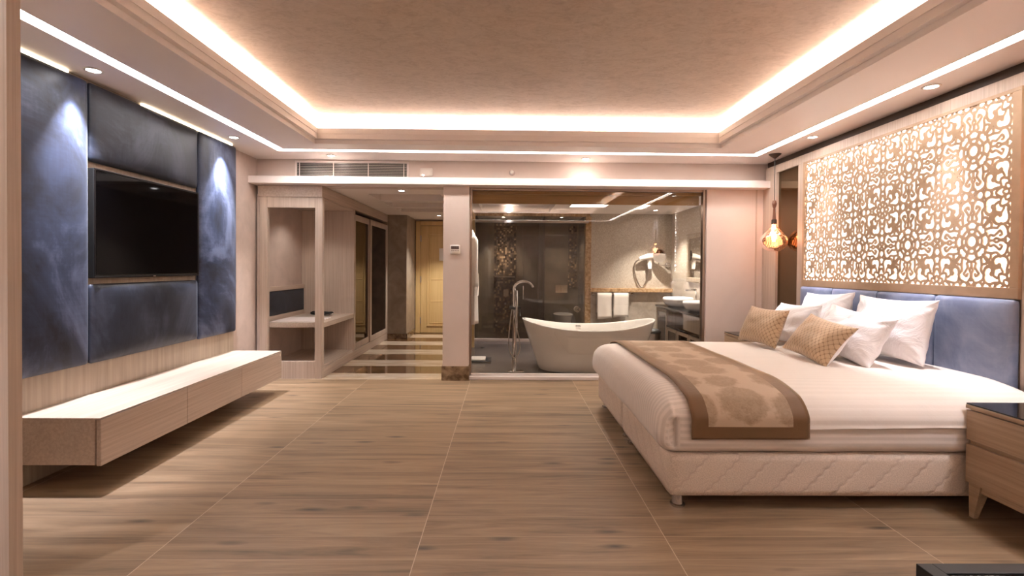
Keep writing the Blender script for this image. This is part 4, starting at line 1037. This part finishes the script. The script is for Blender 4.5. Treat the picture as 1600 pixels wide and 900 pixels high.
# ------------------------------------------------------------------ nightstands
ns = thing('nightstand', 'wooden nightstand with dark glass top and two drawers nearest the camera', 'nightstand', (2.70, 2.236, 0), 'nightstands beside the bed')
build('carcass', MB().box(-0.225, 0.245, -0.272, 0.272, 0.185, 0.575), 'night_oak', ns, local=True, bevel=0.003)
build('top', MB().box(-0.245, 0.25, -0.28, 0.28, 0.572, 0.592), 'night_oak', ns, local=True, bevel=0.002)
build('glass_top', MB().box(-0.243, 0.248, -0.278, 0.278, 0.593, 0.600), 'dark_glass_top', ns, local=True, bevel=0.001)
for z0, z1 in ((0.182, 0.385), (0.408, 0.565)):
    build('drawer', MB().box(-0.245, -0.222, -0.275, 0.275, z0, z1), 'night_oak', ns, local=True, bevel=0.003)
build('apron', MB().box(-0.225, -0.205, -0.24, 0.24, 0.145, 0.185), 'night_oak', ns, local=True)
for sx in (-1, 1):
    for sy in (-1, 1):
        x0, x1, y0, y1 = sx*0.235, sx*0.175, sy*0.265, sy*0.20; q0, r0 = sx*0.232, sy*0.262; q1, r1 = sx*0.208, sy*0.238
        v8 = [(q0, r0, 0), (q1, r0, 0), (q1, r1, 0), (q0, r1, 0), (x0, y0, 0.185), (x1, y0, 0.185), (x1, y1, 0.185), (x0, y1, 0.185)]
        build('leg', MB().add(v8, [(0,3,2,1),(4,5,6,7),(0,1,5,4),(1,2,6,5),(2,3,7,6),(3,0,4,7)]), 'night_oak', ns, local=True)
dup(ns, 'wooden nightstand at the far side of the bed, mostly hidden behind it', (2.70, 5.06, 0))

# ------------------------------------------------------------------ pendants
pe = thing('pendant_lamp', 'amber glass bulb pendant on black cord beside the far end of the headboard', 'pendant lamp', (2.865, 5.10, 2.53), 'hanging amber lamps')
build('canopy', MB().lathe([(0, 0), (0.062, 0), (0.058, -0.006), (0.012, -0.045), (0, -0.048)], n=28), 'dark_bronze', pe, smooth='auto', local=True)
build('cord', MB().tube([(0, 0, -0.04), (0, 0, -0.50)], 0.0035, 8), 'black', pe, local=True)
plain('walnut', c(120, 74, 54), 0.4)
build('wooden_stem', MB().lathe([(0.006, -0.49), (0.018, -0.50), (0.024, -0.53), (0.018, -0.56), (0.011, -0.575), (0.013, -0.62), (0.018, -0.685), (0.020, -0.70), (0, -0.70)], n=20), 'walnut', pe, smooth=True, local=True)
build('socket', MB().lathe([(0.020, -0.695), (0.026, -0.70), (0.027, -0.745), (0.020, -0.748)], n=20), 'dark_bronze', pe, smooth='auto', local=True)
gp = [(0.022, -0.74), (0.030, -0.77), (0.050, -0.80), (0.090, -0.84), (0.120, -0.88), (0.131, -0.92), (0.126, -0.965), (0.100, -1.005), (0.060, -1.03), (0.02, -1.037), (0, -1.037)]
mb = MB(); nn_ = 48; vs = []; fs = []
fine = []
for i in range(len(gp)-1):
    for s_ in range(3): fine.append(tuple(gp[i][k]+(gp[i+1][k]-gp[i][k])*s_/3 for k in (0, 1)))
fine.append(gp[-1])
for r0, z in fine:
    for k in range(nn_):
        a = 2*PI*k/nn_; rr = max(r0*(1+0.018*math.sin(12*a+z*60)), 0.0004); vs.append((rr*math.cos(a), rr*math.sin(a), z))
for i in range(len(fine)-1):
    for k in range(nn_): fs.append((i*nn_+k, i*nn_+(k+1) % nn_, (i+1)*nn_+(k+1) % nn_, (i+1)*nn_+k))
build('glass_bulb', mb.add(vs, fs), 'amber_glass', pe, smooth=True, local=True)
m = MB()
for k in range(6):
    a = k*PI/3; m.tube([(0.012*math.cos(a), 0.012*math.sin(a), -0.76), (0.030*math.cos(a+.4), 0.030*math.sin(a+.4), -0.84), (0.012*math.cos(a), 0.012*math.sin(a), -0.93)], 0.0022, 5)
build('filament', m, 'filament', pe, local=True)
def plamp(par):
    d_ = bpy.data.lights.new('bulb_light', 'POINT'); d_.energy = 2.6; d_.color = (1.0, 0.62, 0.40); d_.shadow_soft_size = 0.05
    o = bpy.data.objects.new('bulb_light', d_); COL.objects.link(o); o.parent = par; o.location = (0, 0, -0.86)
plamp(pe)
dup(pe, 'amber glass bulb pendant over the nearest nightstand, mirrored in the glass wall', (2.80, 2.28, 2.53))

# ------------------------------------------------------------------ black table at the lower right corner
bt = thing('black_table', 'low black framed table with shimmering inlay cut by the lower right corner', 'table', (1.6, 0.98, 0))
build('frame', MB().box(1.195, 1.24, 0.60, 1.365, 0.36, 0.452).box(1.96, 2.005, 0.60, 1.365, 0.36, 0.452).box(1.24, 1.96, 1.32, 1.365, 0.36, 0.452).box(1.24, 1.96, 0.60, 0.645, 0.36, 0.452), 'black', bt, bevel=0.002)
build('inlay', MB().box(1.24, 1.96, 0.645, 1.32, 0.40, 0.436), 'pearl_inlay', bt)
build('glass', MB().box(1.24, 1.96, 0.645, 1.32, 0.440, 0.448), 'glass_pane', bt)
for x in (1.195, 1.96):
    for y in (0.60, 1.32): build('leg', MB().box(x, x+.045, y, y+.045, 0, 0.36), 'black', bt)
